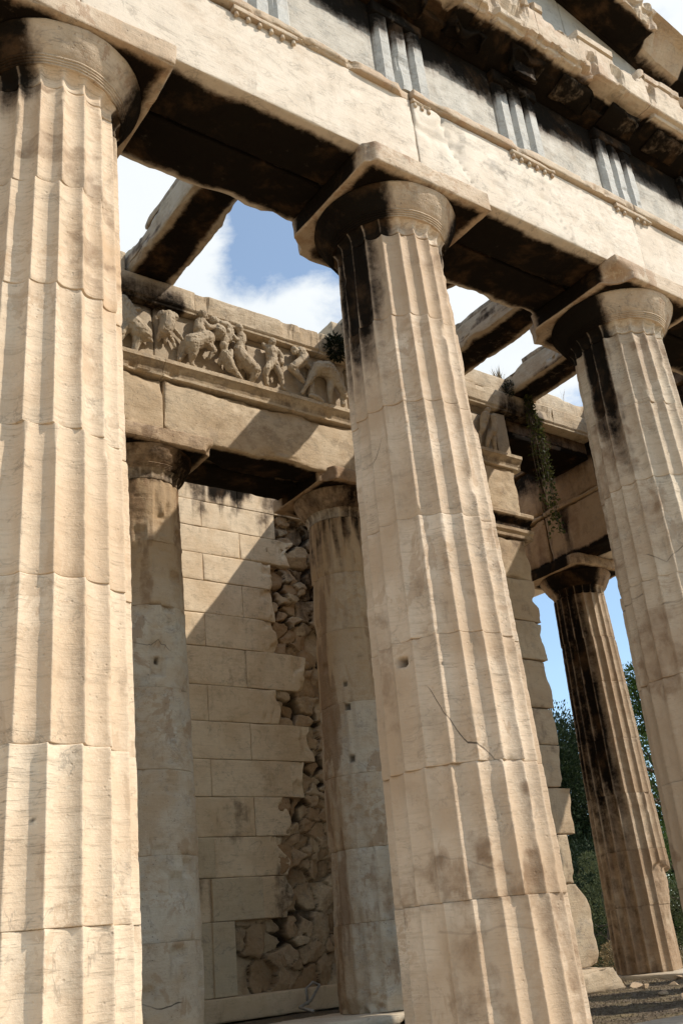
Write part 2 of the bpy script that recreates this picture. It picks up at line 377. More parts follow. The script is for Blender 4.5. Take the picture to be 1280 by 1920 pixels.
    nzs = len(zs); idx = np.arange(nzs*nt_).reshape(nzs, nt_); nx = np.roll(idx, -1, 1)
    F = np.stack([idx[:-1], nx[:-1], nx[1:], idx[1:]], -1).reshape(-1, 4)
    Vf = V.reshape(-1, 3)
    # caps: a ring pulled in, then a centre point
    caps = []; extra = []; n0 = len(Vf)
    for row, zc, flip in ((0, z0, True), (nzs-1, z1, False)):
        c = n0+len(extra); extra.append([shift[0], shift[1], zc])
        tr = np.stack([idx[row], nx[row], np.full(nt_, c)], -1); caps.append(tr[:, ::-1] if flip else tr)
    Vf = np.concatenate([Vf, np.array(extra)])
    at = {k: np.concatenate([a, np.zeros(2)]) for k, a in at.items()}
    return Vf, [F]+caps, at

def lathe(prof, n=96, wob=0.0, seed=0, attrs=None):
    prof = np.asarray(prof, float); th = np.linspace(0, 2*math.pi, n, endpoint=False)
    R, T = np.meshgrid(prof[:, 0], th, indexing='ij'); Zz = np.broadcast_to(prof[:, 1][:, None], R.shape)
    P3 = np.stack([np.cos(T)*R, np.sin(T)*R, Zz], -1)
    if wob: R = R*1.0-(np.clip(fbm(P3, 6.0, 4, seed)-0.42, 0, 1))*wob*2 + (fbm(P3, 22.0, 3, seed+1)-0.5)*wob*0.5
    V = np.stack([np.cos(T)*R, np.sin(T)*R, Zz], -1).reshape(-1, 3)
    idx = np.arange(len(prof)*n).reshape(len(prof), n); nx = np.roll(idx, -1, 1)
    return V, np.stack([idx[:-1], nx[:-1], nx[1:], idx[1:]], -1).reshape(-1, 4), P3.reshape(-1, 3)

def make_capital(root, seed, rot, mat, matn, broken=(), crust_shade_f=None, wob=0.006, necksoft=1.0):
    # necking: the flutes run on past the cut groove and end in scallops under the rings
    def nd(deg, Z): return np.clip((5.318-Z)/0.06, 0, 1)**0.6*necksoft
    V, F, at = drum_mesh(5.203, 5.315, seed+40, rot, dz=0.006, depth=nd, bump=0.002, arris=0.006, endchip=0.008, nth=11,
                         crust_shade_f=(lambda d, z, p: crust_shade_f(d, z)) if crust_shade_f else None)
    V[:, :2] *= (1+0.10*np.clip((V[:, 2]-5.24)/0.075, 0, 1)**2)[:, None]
    mesh('necking', V, F, matn, root, True, at)
    pr = [(0.30, 5.300)]; r = 0.405
    for k in range(4):                                        # four thin rings
        z = 5.308+k*0.0125; rr = 0.424+k*0.0085
        pr += [(rr-0.005, z), (rr+0.004, z+0.002), (rr+0.006, z+0.0085), (rr-0.002, z+0.0105)]
    for t in np.linspace(0, 1, 22):
        pr.append((0.450+0.098*(t**0.80)-0.014*max(0, (t-0.90)/0.10)**2, 5.358+0.178*t))
    pr.append((0.30, 5.536))
    V, F, P3 = lathe(pr, 160, wob, seed+41)
    at = {}
    if crust_shade_f: at['crust_shade'] = crust_shade_f(np.degrees(np.arctan2(P3[:, 1], P3[:, 0])), P3[:, 2])
    mesh('echinus', V, F, mat, root, True, at)
    def df(V, P0):
        for (sx, sy, rad, zlo) in broken:                     # corners knocked off
            c = np.array([sx*0.572, sy*0.572]); d = np.hypot(*(V[:, :2]-c).T)
            n = fbm(P0, 6, 4, seed+2)
            k = np.clip(1-d/(rad*(0.7+0.6*n)), 0, 1)
            if zlo is not None: k = k*sst(zlo+0.05, zlo-0.03, V[:, 2]+0.05*n)
            dv = -np.array([sx, sy])*(k*rad*0.62)[:, None]; V[:, :2] += dv
        return V
    V, F, P0 = rough(-.572, .572, -.572, .572, 5.534, 5.7105, 0.03, 0.009, 0.003, seed+43, 0.6, df)
    at = {}
    if crust_shade_f:
        dg = np.degrees(np.arctan2(P0[:, 1], P0[:, 0])); edge = np.minimum(0.572-np.abs(P0[:, 0]), 0.572-np.abs(P0[:, 1]))
        bot = 1.0*sst(0.02, 0.12, edge)+0.15; bot = bot-1.0*sst(-.30, -.42, P0[:, 0])*sst(.15, .30, P0[:, 1])
        side = (np.abs(P0[:, 0]) > .56)*1.15*sst(-.46, -.34, P0[:, 1])*sst(.42, .30, P0[:, 1])
        at['crust_shade'] = np.where(P0[:, 2] < 5.55, bot, np.maximum(side, crust_shade_f(dg, P0[:, 2])*0.25))
    mesh('abacus', V, F, mat, root, True, at)

def column(name_lab, x, y, seed, matS, matC, rot=9.0, group=None, z0=0.0, nth=11, dz=0.016, depth=None, wearf=None, bump=0.003, arris=0.008,
           crust_shade_f=None, stainf=None, tonef=None, cracks=(), holes=(), broken=(), cap_crust_shade=None, capwob=0.012, jit=1.0, necksoft=1.0, endchip=.018):
    root = thing('stone_column', (x, y, z0), name_lab, 'column', group)
    r = np.random.default_rng(seed)
    for k, (a, b) in enumerate(zip(ZJ[:-1], ZJ[1:])):
        if k == 0 and z0 > 0: b = b
        V, F, at = drum_mesh(a, b-0.0015, seed+k*3.7, rot+jit*r.normal(0, 0.8), nth=nth, dz=dz, depth=depth, wearf=wearf, shift=tuple(jit*r.normal(0, 0.0035, 2)),
                             bump=bump, arris=arris, crust_shade_f=crust_shade_f, stainf=stainf, tonef=tonef,
                             cracks=[c for c in cracks if any(a-.1 < q[1] < b+.1 for q in c[0])], holes=[h for h in holes if a < h[1] < b], endchip=endchip)
        at['tone'] = at.get('tone', np.zeros(len(V)))+r.uniform(0, .32)*(r.random() < .6)
        mesh('drum', V, F, matS, root, True, at)
    make_capital(root, seed, rot, matC, matS, broken, cap_crust_shade, capwob, necksoft)
    return root

# ---- soot crust and shade fields (black crust plus painted shade on the sheltered flanks of the capitals and shafts)
def sect(deg, a, b, soft=14.0):
    m = (a+b)/2; hw = (b-a)/2; d = np.abs((deg-m+180) % 360-180)
    return sst(hw+soft, hw-soft, d)
def cap_dark(a, b, base=0.0):
    return lambda deg, z: base + 1.15*sect(deg, a, b)

GF = 'columns of the temple front'
def dA(deg, z): return 1.0+0*z
# nearest column, left edge
column('tall fluted cream column at the left edge of the picture, the nearest one', -S, 0, 11, M['shaft_cream'], M['capital'], 9.0, GF, nth=13, dz=0.013,
       bump=.0018, arris=.0028, broken=(), cap_crust_shade=lambda d, z: 1.2*sect(d, 130, 235, 16)+0.9*sect(d, -42, 60, 14)+0.10,
       crust_shade_f=lambda d, z, p: 1.15*sst(4.75, 5.2, z)*sect(d, -30, 60, 12)+0.8*sst(4.9, 5.2, z)*sect(d, 150, 240),
       tonef=lambda d, z, p: 1.0*sst(0.44, 0.60, fbm(p, 2.2, 4, 3))*sst(3.6, 3.9, z)*sst(4.52, 4.42, z)*0.9+0.22*sst(0.5, 0.7, fbm(p, 1.3, 4, 5)),
       stainf=lambda d, z, p: .50*sst(.52, .64, fbm(p*np.array([1, 1, 1.6]), 3.0, 5, 27))*sst(3.7, 3.9, z)+.30*sst(.56, .68, fbm(p, 2.4, 5, 28)),
       holes=[(-105, 1.2, .012, .012, .012)])
# middle column
column('fluted column in the middle of the picture with a long diagonal crack', 0, 0, 23, M['shaft_tan'], M['capital'], 6.0, GF, nth=13, dz=0.013,
       bump=.0026, arris=.0046, broken=((-1, 1, .17, None), (-1, -1, .07, 5.9)), cap_crust_shade=lambda d, z: 1.25*sect(d, 100, 232, 12)+1.0*sect(d, -50, 60, 10)+0.05,
       crust_shade_f=lambda d, z, p: (1.35*sst(3.7, 5.0, z+0.35*(fbm(p*np.array([3, 3, .35]), 2.0, 3, 4)-0.5))*sect(d, 150, 208, 22) + 0.9*sst(4.95, 5.2, z)*sect(d, -60, 60)),
       tonef=lambda d, z, p: 0.7*sst(0.46, 0.66, fbm(p, 1.5, 4, 6))+0.35*sect(d, 170, 220, 30),
       stainf=lambda d, z, p: .62*sst(.50, .64, fbm(p*np.array([1, 1, 1.4]), 3.2, 5, 17))*sst(.75, .95, z)*sst(1.52, 1.40, z)*sect(d, -150, -85, 25)+.40*sst(.54, .66, fbm(p, 2.4, 5, 18)),
       cracks=[([(-150, 1.95), (-138, 1.76), (-126, 1.60), (-112, 1.56), (-104, 1.49)], .010, .016), ([(-165, 0.66), (-140, .64), (-118, .66), (-95, .62)], .006, .006),
               ([(-158, 1.02), (-140, 1.0), (-120, .93)], .006, .006), ([(-165, 3.62), (-180, 3.35)], .008, .010)],
       holes=[(-168, 2.12, .035, .03, .07), (-136, 2.06, .012, .012, .02)])
# third column
column('fluted column at the right edge of the picture, black-streaked on its left side', S, 0, 37, M['shaft_grey'], M['capital'], 2.0, GF, nth=11, dz=0.016,
       bump=.0035, arris=.006, broken=((-1, -1, .22, 5.62), (-1, 1, .16, None)), cap_crust_shade=lambda d, z: 1.25*sect(d, 90, 208, 12)+1.0*sect(d, -48, 40, 10)+0.05,
       crust_shade_f=lambda d, z, p: 1.30*sst(3.5, 5.0, z+0.5*(fbm(p*np.array([3, 3, .3]), 2.0, 3, 4)-0.5))*sect(d, 163, 200, 10),
       depth=lambda d, z: 1.0-0.55*sst(2.9, 1.6, z)*sect(d, 140, 230, 20), tonef=lambda d, z, p: 0.8*sst(3.8, 1.8, z)+0.3*sst(0.5, 0.65, fbm(p, 2, 4, 2)),
       stainf=lambda d, z, p: .50*sst(.50, .64, fbm(p*np.array([1, 1, 1.2]), 2.6, 5, 19)),
       cracks=[([(-170, 3.2), (-150, 3.1), (-120, 3.25)], .008, .010), ([(178, 2.9), (-165, 2.78)], .008, .01)])
column('fluted temple column next to the right corner of the front', 2*S, 0, 41, M['shaft_cream'], M['capital'], 9.0, GF, nth=6, dz=0.05)
column('fluted column at the right corner of the temple front', XR, 0, 43, M['shaft_cream'], M['capital'], 9.0, GF, nth=6, dz=0.05)
column('fluted column at the left corner of the temple front', -S-S*0-SC*1.0, 0, 45, M['shaft_cream'], M['capital'], 9.0, GF, nth=6, dz=0.05)

# porch columns, surface almost worn smooth
def depD(deg, z):
    q = np.stack([np.cos(np.radians(deg)), np.sin(np.radians(deg)), z*0.35], -1)
    return np.clip(0.18+1.1*sst(4.35, 4.75, z+0.25*(fbm(q, 4, 3, 2)-.5))*sst(0.42, 0.6, fbm(q, 3.2, 3, 7)), 0, 1.1)
def wearD(r, R, deg, z, p):
    r = np.minimum(r, R-0.012)+(fbm(p, 3.2, 5, 14)-0.5)*0.030
    k = sst(0.545, 0.60, fbm(p*np.array([1, 1, .45]), 3.0, 4, 21)); r = r-0.013*k*sst(2.6, 3.4, z)
    r = r-0.05*sst(0.35, 0.0, z)*sst(.4, .6, fbm(p, 4, 4, 5)); return r
GP = 'columns of the inner porch'
column('worn grey porch column standing behind the nearest front column', 0, P, 53, M['shaft_worn'], M['capital_dark'], 9.0, GP, nth=11, dz=0.018, z0=0.03,
       depth=depD, wearf=wearD, bump=.006, arris=.016, capwob=.018, necksoft=.5, broken=((1, -1, .10, 5.62),),
       cap_crust_shade=lambda d, z: 0.42+0.4*sect(d, -70, 20)+0*z, crust_shade_f=lambda d, z, p: 0.55*sst(5.12, 5.22, z)+1.0*sect(d, 8, 60, 8)*sst(4.6, 3.2, z)*sst(2.4, 3.0, z),
       stainf=lambda d, z, p: 0.50*sst(0.50, 0.66, fbm(p*np.array([1.6, 1.6, .33]), 4.5, 5, 31))*sst(3.5, 3.9, z)+0.2*sst(4.2, 5, z),
       tonef=lambda d, z, p: 0.8*sst(3.6, 4.9, z)+0.25*sst(.5, .7, fbm(p, 2, 3, 4)),
       holes=[(-98, 3.26, .026, .032, .06)], endchip=.03, cracks=[([(-135, 3.45), (-110, 3.40), (-95, 3.48), (-80, 3.36)], .007, .010), ([(-140, .42), (-105, .30), (-80, .34)], .012, .02), ([(-95, .85), (-93, 1.15)], .006, .01)])
def depE(deg, z):
    q = np.stack([np.cos(np.radians(deg)), np.sin(np.radians(deg)), z*0.3], -1)
    return np.clip(0.30+0.5*sst(0.45, 0.6, fbm(q, 3.2, 3, 8))+0.25*sst(3.6, 4.8, z), 0, 1)
column('brown-stained porch column with square peg holes, behind the middle front column', S, P, 61, M['shaft_worn'], M['capital_dark'], 0.0, GP, nth=11, dz=0.018, z0=0.06,
       depth=depE, wearf=lambda r, R, d, z, p: np.minimum(r, R-.01)+(fbm(p, 3.4, 5, 15)-0.5)*0.024-0.012*sst(.55, .6, fbm(p*np.array([1, 1, .4]), 3.2, 4, 22))-0.05*sst(.16, 0, z)*sst(.45, .6, fbm(p, 5, 3, 5)),
       bump=.005, arris=.014, capwob=.02, necksoft=.5, broken=((-1, -1, .16, None), (1, -1, .14, 5.62)),
       cap_crust_shade=lambda d, z: 0.40+0.25*sect(d, -120, -60)+0*z,
       crust_shade_f=lambda d, z, p: 0.72*sst(4.3, 5.15, z)*sst(.42, .62, fbm(p*np.array([2.5, 2.5, .3]), 4, 3, 6)),
       stainf=lambda d, z, p: 0.50*sst(0.49, 0.64, fbm(p*np.array([1.8, 1.8, .25]), 4.5, 5, 33))+0.30*sect(d, -205, -160, 16),
       tonef=lambda d, z, p: 0.55*sst(2.0, 4.2, z)+0.5*sect(d, 150, 200, 20), holes=[(-143, 2.95, .035, .04, .06), (-144, 2.40, .035, .04, .06), (-143, 3.2, .03, .03, .02)])

# flank columns
def wearF(r, R, deg, z, p):
    m = sect(deg, -108, -20, 8)*sst(1.34, 1.24, z+0.35*(fbm(p, 5, 4, 4)-.5))
    cut = R-0.085-0.075*sst(1.15, .40, z)+0.034*(fbm(p, 12, 4, 9)-.5)
    cut = cut-0.01*sst(.25, 0, z)
    return np.where(m > 0.02, r+(np.minimum(r, cut)-r)*sst(0.1, 0.5, m), r)
GK = 'columns along the right flank'
colF = column('dark soot-stained flank column with broken lower edge, seen beside the anta pier', XR, SC+S, 71, M['shaft_dark'], M['capital_dark'], -3.0, GK, nth=11, dz=0.018,
       bump=.002, arris=.0035, wearf=wearF, cap_crust_shade=lambda d, z: 0.30+0.9*sect(d, 165, 262, 14)+0*z, capwob=.012, broken=((-1, -1, .08, None),),
       crust_shade_f=lambda d, z, p: 0.9*sect(d, 112, 224, 28)*(.42+.58*sst(1.0, 3.4, z+0.9*(fbm(p*np.array([2, 2, .3]), 3, 3, 14)-.5))) + 0.55*sect(d, -170, -140, 14)*sst(.4, 1.4, z)*sst(.45, .6, fbm(p*np.array([2, 2, .4]), 3, 3, 4)),
       tonef=lambda d, z, p: 0.5*sst(.45, .6, fbm(p, 1.5, 3, 4)))
column('second fluted column of the right flank', XR, SC, 73, M['shaft_cream'], M['capital'], 9.0, GK, nth=6, dz=0.05)
column('fourth fluted column of the right flank', XR, SC+2*S, 75, M['shaft_dark'], M['capital_dark'], 9.0, GK, nth=6, dz=0.05)

# ------------------------------------------------------------------ entablature of the front
def dist_crust(P0, x0, x1, y0, y1, marg=0.10):
    return np.minimum(np.minimum(P0[:, 1]-y0, y1-P0[:, 1])/marg, 4.0)
ent = thing('front_entablature', (0, 0, H), 'pale marble beam and triglyph band carried by the front columns', 'entablature')
ZE = H
def part_block(name, x0, x1, y0, y1, z0, z1, mat, parent, step=.05, wear=.008, amp=.003, seed=0, chip=.5, crust_shade=None, stain=None, crackf=None, tone=0.0, deform=None, base=(0, 0, 0)):
    V, F, P0 = rough(x0, x1, y0, y1, z0, z1, step, wear, amp, seed, chip, deform)
    at = {'tone': np.full(len(V), tone)}
    if crust_shade is not None: at['crust_shade'] = crust_shade(P0)
    if stain is not None: at['stain'] = stain(P0)
    if crackf is not None: at['crack'] = crackf(P0)
    return mesh(name, V-np.array(base), F, mat, parent, True, at)
EB = (0, 0, ZE)
xs_arch = [-S-SC-0.45, -S, 0.0, S, 2*S, XR+0.47]
def arch_crust_shade(P0):  # black crust of the soffit, with its shade painted in
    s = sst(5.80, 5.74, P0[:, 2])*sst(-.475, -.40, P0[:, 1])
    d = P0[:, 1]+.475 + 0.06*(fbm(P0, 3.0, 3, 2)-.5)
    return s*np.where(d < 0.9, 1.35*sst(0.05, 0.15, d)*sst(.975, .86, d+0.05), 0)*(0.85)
def crack_line(P0, pts, wd):
    b = np.full(len(P0), 9.0); w_ = (fbm(P0, 9, 3, 3)-.5)*.03
    for (xa, za), (xb, zb) in zip(pts[:-1], pts[1:]):
        ux, uz = xb-xa, zb-za; t = np.clip(((P0[:, 0]+w_-xa)*ux+(P0[:, 2]-za)*uz)/(ux*ux+uz*uz), 0, 1)
        b = np.minimum(b, np.hypot(P0[:, 0]+w_-xa-t*ux, P0[:, 2]-za-t*uz))
    return np.exp(-(b/wd)**2)
def spall_front(V, P0):
    """shallow spall scars on the architrave right of the middle column"""
    fr = P0[:, 1] < -.44
    n = fbm(P0*np.array([1.0, 1, 1.6]), 2.4, 5, 12)
    k = sst(.52, .56, n)*np.exp(-((P0[:, 0]-.75)/.75)**2-((P0[:, 2]-6.2)/.22)**2*1.0)
    V[:, 1] += np.where(fr, k*0.028, 0)
    g = crack_line(P0, [(.30, 6.44), (.42, 6.05), (.62, 5.71)], .012)
    V[:, 1] += np.where(fr, g*.018, 0)
    k2 = ((P0[:, 0] < .26+.05*fbm(P0, 9, 2, 1)) & (P0[:, 2] > 6.16+.06*fbm(P0, 6, 3, 2))) 
    V[:, 1] += np.where(fr & k2, -.012, 0)
    return V
for k, (a, b) in enumerate(zip(xs_arch[:-1], xs_arch[1:])):
    vis = 1 <= k <= 3
    st = .03 if vis else .15
    yo = [-.003, 0.0, -.004, .006, 0, 0][k]
    V, F, P0 = rough(a+.002, b-.002, -.475+yo, -.012, H, 6.44, st, .007, .0025, 80+k, .45, spall_front if k == 2 else None)
    cf = np.zeros(len(P0))
    if k == 2: cf = np.maximum(.55*crack_line(P0, [(.30, 6.44), (.42, 6.05), (.62, 5.71)], .008), .5*crack_line(P0, [(1.35, 6.2), (1.62, 5.72)], .006))
    if k == 2: cf = np.maximum(cf, .45*sst(.60, .66, fbm(P0*np.array([1, 1, 3.0]), 5.0, 5, 15))*np.exp(-((P0[:, 0]-.85)/.6)**2-((P0[:, 2]-6.15)/.16)**2))
    mesh('architrave_beam', V-np.array(EB), F, M['architrave'], ent, True, {'crust_shade': arch_crust_shade(P0), 'crack': cf, 'tone': np.full(len(V), [.1, .18, .02, .1, 0, 0][k])})
    V, F, P0 = rough(a+.002, b-.002, .012, .45, H, 6.62, max(st, .045), .014, .006, 90+k, .9)
    mesh('inner_beam', V-np.array(EB), F, M['architrave'], ent, True, {'crust_shade': arch_crust_shade(P0), 'tone': np.full(len(V), .35)})
# taenia band, in lengths that follow the architrave blocks
for k, (a, b) in enumerate(zip(xs_arch[:-1], xs_arch[1:])):
    def df(V, P0, k=k):
        n = fbm(P0, 5, 4, 30+k)
        if k == 1:
            q = sst(-.16, -.06, P0[:, 0]); V[:, 1] += q*.045*(P0[:, 1] < -.3)
            V[:, 2] -= .02*sst(-1.6, 0, P0[:, 0])
        if k == 2: V[:, 2] += .012*sst(.6, 0, P0[:, 0])
        V[:, 1] += np.where(P0[:, 1] < -.4, .03*sst(.60, .68, n), 0)
        return V
    vis = 1 <= k <= 3
    part_block('taenia', a+.003, b-.003, -.522, -.05, 6.441, 6.53, M['cornice'], ent, .022 if vis else .15, .008, .003, 100+k, .9, deform=df, base=EB, tone=.15,
               crust_shade=lambda P0: .35*sst(6.50, 6.46, P0[:, 2])*sst(-.50, -.40, P0[:, 1]))
def gutta(x, y, z, par, seed, r=.017, h=.036):
    t = np.linspace(0, 2*math.pi, 10, endpoint=False); V = []
    rs = np.random.default_rng(seed)
    for rr, zz_ in ((r*.8, 0), (r*.95, -h*.55), (r*1.02, -h*.85), (r*.8, -h)):
        V += [[x+rr*math.cos(a), y+rr*math.sin(a)*.95, z+zz_+rs.normal(0, .0012)] for a in t]
    V.append([x, y, z-h]); idx = np.arange(40).reshape(4, 10); nx = np.roll(idx, -1, 1)
    F = np.stack([idx[:-1], idx[1:], nx[1:], nx[:-1]], -1).reshape(-1, 4)
    T = np.stack([idx[3], np.full(10, 40), nx[3]], -1)
    mesh('gutta', np.array(V)-np.array(EB), [F, T], M['cornice'], par, True)
tri_x = [-S/2*k for k in (4, 3, 2, 1)]+[0.0]+[S/2*k for k in (1, 2, 3, 4)]+[2*S+SC/2+.05, XR+.21]
for i, tx in enumerate(tri_x):
    vis = -1.4 < tx < 3.0
    w2 = .257
    xa, xb = tx-w2, tx+w2
    if abs(tx) < .01: xa, xb = -.005+0.0, tx+.19       # the left half of this one is broken away with the joint
    if vis or i % 1 == 0:
        rg = part_block('regula', xa, xb, -.515, -.46, 6.398, 6.4405, M['cornice'], ent, .02, .006, .003, 140+i, 1.0, base=EB)
        if vis:
            n = 6 if abs(tx) > .01 else 3
            for j in range(n):
                gx = (xa+.03)+(xb-xa-.06)*j/(n-1)
                if random.random() < .93: gutta(gx, -.492, 6.398, rg, i*10+j)
    # triglyph: bars and V-cut glyphs as one extruded plan
    wt = .2575; u = wt*2/12
    plan = [(-6, .042), (-5, 0), (-3, 0), (-2, .05), (-1, 0), (1, 0), (2, .05), (3, 0), (5, 0), (6, .042)]
    zs = np.concatenate([[6.532, 6.545], np.linspace(6.57, 7.22, 22 if vis else 3), [7.24]])
    pts = []
    for (pa, da), (pb, db) in zip(plan[:-1], plan[1:]):
        for t in np.linspace(0, 1, 5 if vis else 2)[:-1]: pts.append((pa+(pb-pa)*t, da+(db-da)*t))
    pts.append(plan[-1]); pts = np.array(pts)
    Xg, Zg = np.meshgrid(tx+pts[:, 0]*u, zs); Dg = np.broadcast_to(pts[:, 1], Xg.shape)
    P3 = np.stack([Xg, 0*Xg, Zg], -1)
    Yg = -.478+Dg + (fbm(P3, 9, 4, 160+i)-.5)*.010 + .018*sst(.58, .70, fbm(P3, 5, 4, 170+i))*(Dg < .02)
    V = np.stack([Xg, Yg, Zg], -1).reshape(-1, 3); nz, nx_ = Xg.shape
    idx = np.arange(nz*nx_).reshape(nz, nx_); F = np.stack([idx[:-1, :-1], idx[:-1, 1:], idx[1:, 1:], idx[1:, :-1]], -1).reshape(-1, 4)
    # close to the back so it has thickness
    Vb = V.copy(); Vb[:, 1] = -.30; n0 = len(V)
    def strip(r): return np.stack([r[:-1], r[:-1]+n0, r[1:]+n0, r[1:]], -1)
    F = [F, strip(idx[0]), strip(idx[-1])[:, ::-1], strip(idx[:, 0])[:, ::-1], strip(idx[:, -1])]
    V = np.concatenate([V, Vb]); cz = V[:, 2]
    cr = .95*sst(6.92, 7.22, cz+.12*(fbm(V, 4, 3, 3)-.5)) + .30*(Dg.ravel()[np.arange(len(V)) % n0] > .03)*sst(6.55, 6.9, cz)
    tri = mesh('triglyph', V-np.array(EB), F, M['frieze_grey'], ent, False, {'crust_shade': cr, 'tone': np.full(len(V), .1)})
    part_block('triglyph_cap', tx-.262, tx+.262, -.492, -.3, 7.241, 7.36, M['frieze_grey'], ent, .06, .006, .003, 180+i, .8, base=EB, crust_shade=lambda P0: 1.0+0*P0[:, 0])
    if i+1 < len(tri_x):
        x0, x1 = tx+.245, tri_x[i+1]-.245
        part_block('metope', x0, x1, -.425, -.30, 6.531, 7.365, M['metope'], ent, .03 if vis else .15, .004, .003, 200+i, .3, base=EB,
                   crust_shade=lambda P0: 1.10*sst(6.86, 7.20, P0[:, 2]+.25*(fbm(P0, 1.6, 3, 3)-.5)))  # dark top: patina together with the cornice's shadow, painted in
part_block('frieze_backing', xs_arch[0]+.02, xs_arch[-1]-.02, -.299, .44, 6.63, 7.615, M['architrave'], ent, .3, .01, .004, 230, .5, base=EB)

# ---- cornice (geison): profile swept along x, its drip edge broken away in places
geison = thing('front_cornice', (0, -.4, 7.36), 'broken projecting stone cornice over the triglyph band', 'cornice')
GB = (0, -.4, 7.36)
def geison_block(x0, x1, seed, vis):
    prof = np.array([(-.30, 7.366), (-.46, 7.40), (-.50, 7.41), (-.56, 7.427), (-.62, 7.444), (-.68, 7.461), (-.73, 7.475), (-.775, 7.488), (-.79, 7.488), (-.795, 7.492),
            (-.80, 7.50), (-.80, 7.515), (-.80, 7.53), (-.81, 7.535), (-.835, 7.54), (-.842, 7.55), (-.845, 7.60), (-.845, 7.68), (-.845, 7.76), (-.845, 7.84), (-.838, 7.86), (-.86, 7.87), (-.865, 7.93),
            (-.855, 7.945), (-.78, 7.95), (-.55, 7.955), (-.30, 7.96)])
    xs = np.linspace(x0+.003, x1-.003, max(4, int((x1-x0)/(.018 if vis else .15))))
    X = np.repeat(xs[:, None], len(prof), 1); Y = np.broadcast_to(prof[:, 0], X.shape).copy(); Z = np.broadcast_to(prof[:, 1], X.shape).copy()
    q = np.stack([X, Y, Z], -1)
    # drip band knocked off over ragged lengths
    dn = fbm(np.stack([xs*1.0, 0*xs, 0*xs+1.7], -1), 2.6, 4, 5)[:, None]
    lost = np.clip(sst(.46, .50, dn), 0, 1)
    lost = np.maximum(lost, (sst(2.02, 2.06, xs)*sst(2.75, 2.70, xs))[:, None]); lost = lost*(1-(sst(.45, .5, xs)*sst(1.95, 1.9, xs))[:, None]*.9)
    band = sst(7.533, 7.51, Z)*sst(-.56, -.72, Y)
    Y += lost*band*(.12+.06*fbm(q, 7, 3, 3)); Z += lost*band*(.015+.02*fbm(q, 9, 3, 2))
    n = fbm(q, 5.5, 4, seed); n2 = fbm(q, 17, 3, seed+1)
    nose = sst(-.5, -.72, Y)
    Y += nose*(.05*sst(.58, .66, n)+.008*(n2-.5)); Z += nose*(.03*sst(.58, .66, fbm(q, 4, 4, seed+4))+.006*(n2-.5))
    top = sst(7.83, 7.87, Z)
    tb = sst(.52, .57, fbm(q*np.array([1, 0, 0]), 2.0, 5, seed+6)); Z -= top*nose*.075*tb; Y += top*nose*.06*tb
    V = np.stack([X, Y, Z], -1); m = len(prof); idx = np.arange(len(xs)*m).reshape(len(xs), m)
    F = np.stack([idx[:-1, :-1], idx[:-1, 1:], idx[1:, 1:], idx[1:, :-1]], -1).reshape(-1, 4)
    cl = np.stack([idx[:-1, -1], idx[:-1, 0], idx[1:, 0], idx[1:, -1]], -1)
    V = V.reshape(-1, 3)
    cr = 1.2*sst(-.785, -.70, V[:, 1])*sst(7.56, 7.50, V[:, 2])
    mesh('cornice_block', V-np.array(GB), [F, cl, idx[0][None, ::-1], idx[-1][None, :]], M['cornice'], geison, False, {'crust_shade': cr})
gx = [-5.9, -4.5, -3.2, -1.9, -.62, .64, 1.30, 2.78, 4.1, 5.4, 6.8, 8.45]
for k, (a, b) in enumerate(zip(gx[:-1], gx[1:])): geison_block(a, b, 300+k, -1.5 < a < 4.2)
for k in range(-4, 13):
    mxx = k*S/4
    if mxx < -5 or mxx > 8: continue
    V, F, P0 = rough(mxx-.24, mxx+.24, -.74, -.48, 7.372, 7.41, .035, .022, .010, 330+k, 1.6)
    V[:, 2] += .012*(fbm(P0, 5, 3, 4)-.5)+(-.48-P0[:, 1])*.27
    mesh('mutule', V-np.array(GB), F, M['cornice'], geison, True, {'crust_shade': 1.25-.35*sst(.5, .66, fbm(P0, 2.2, 4, 6))})

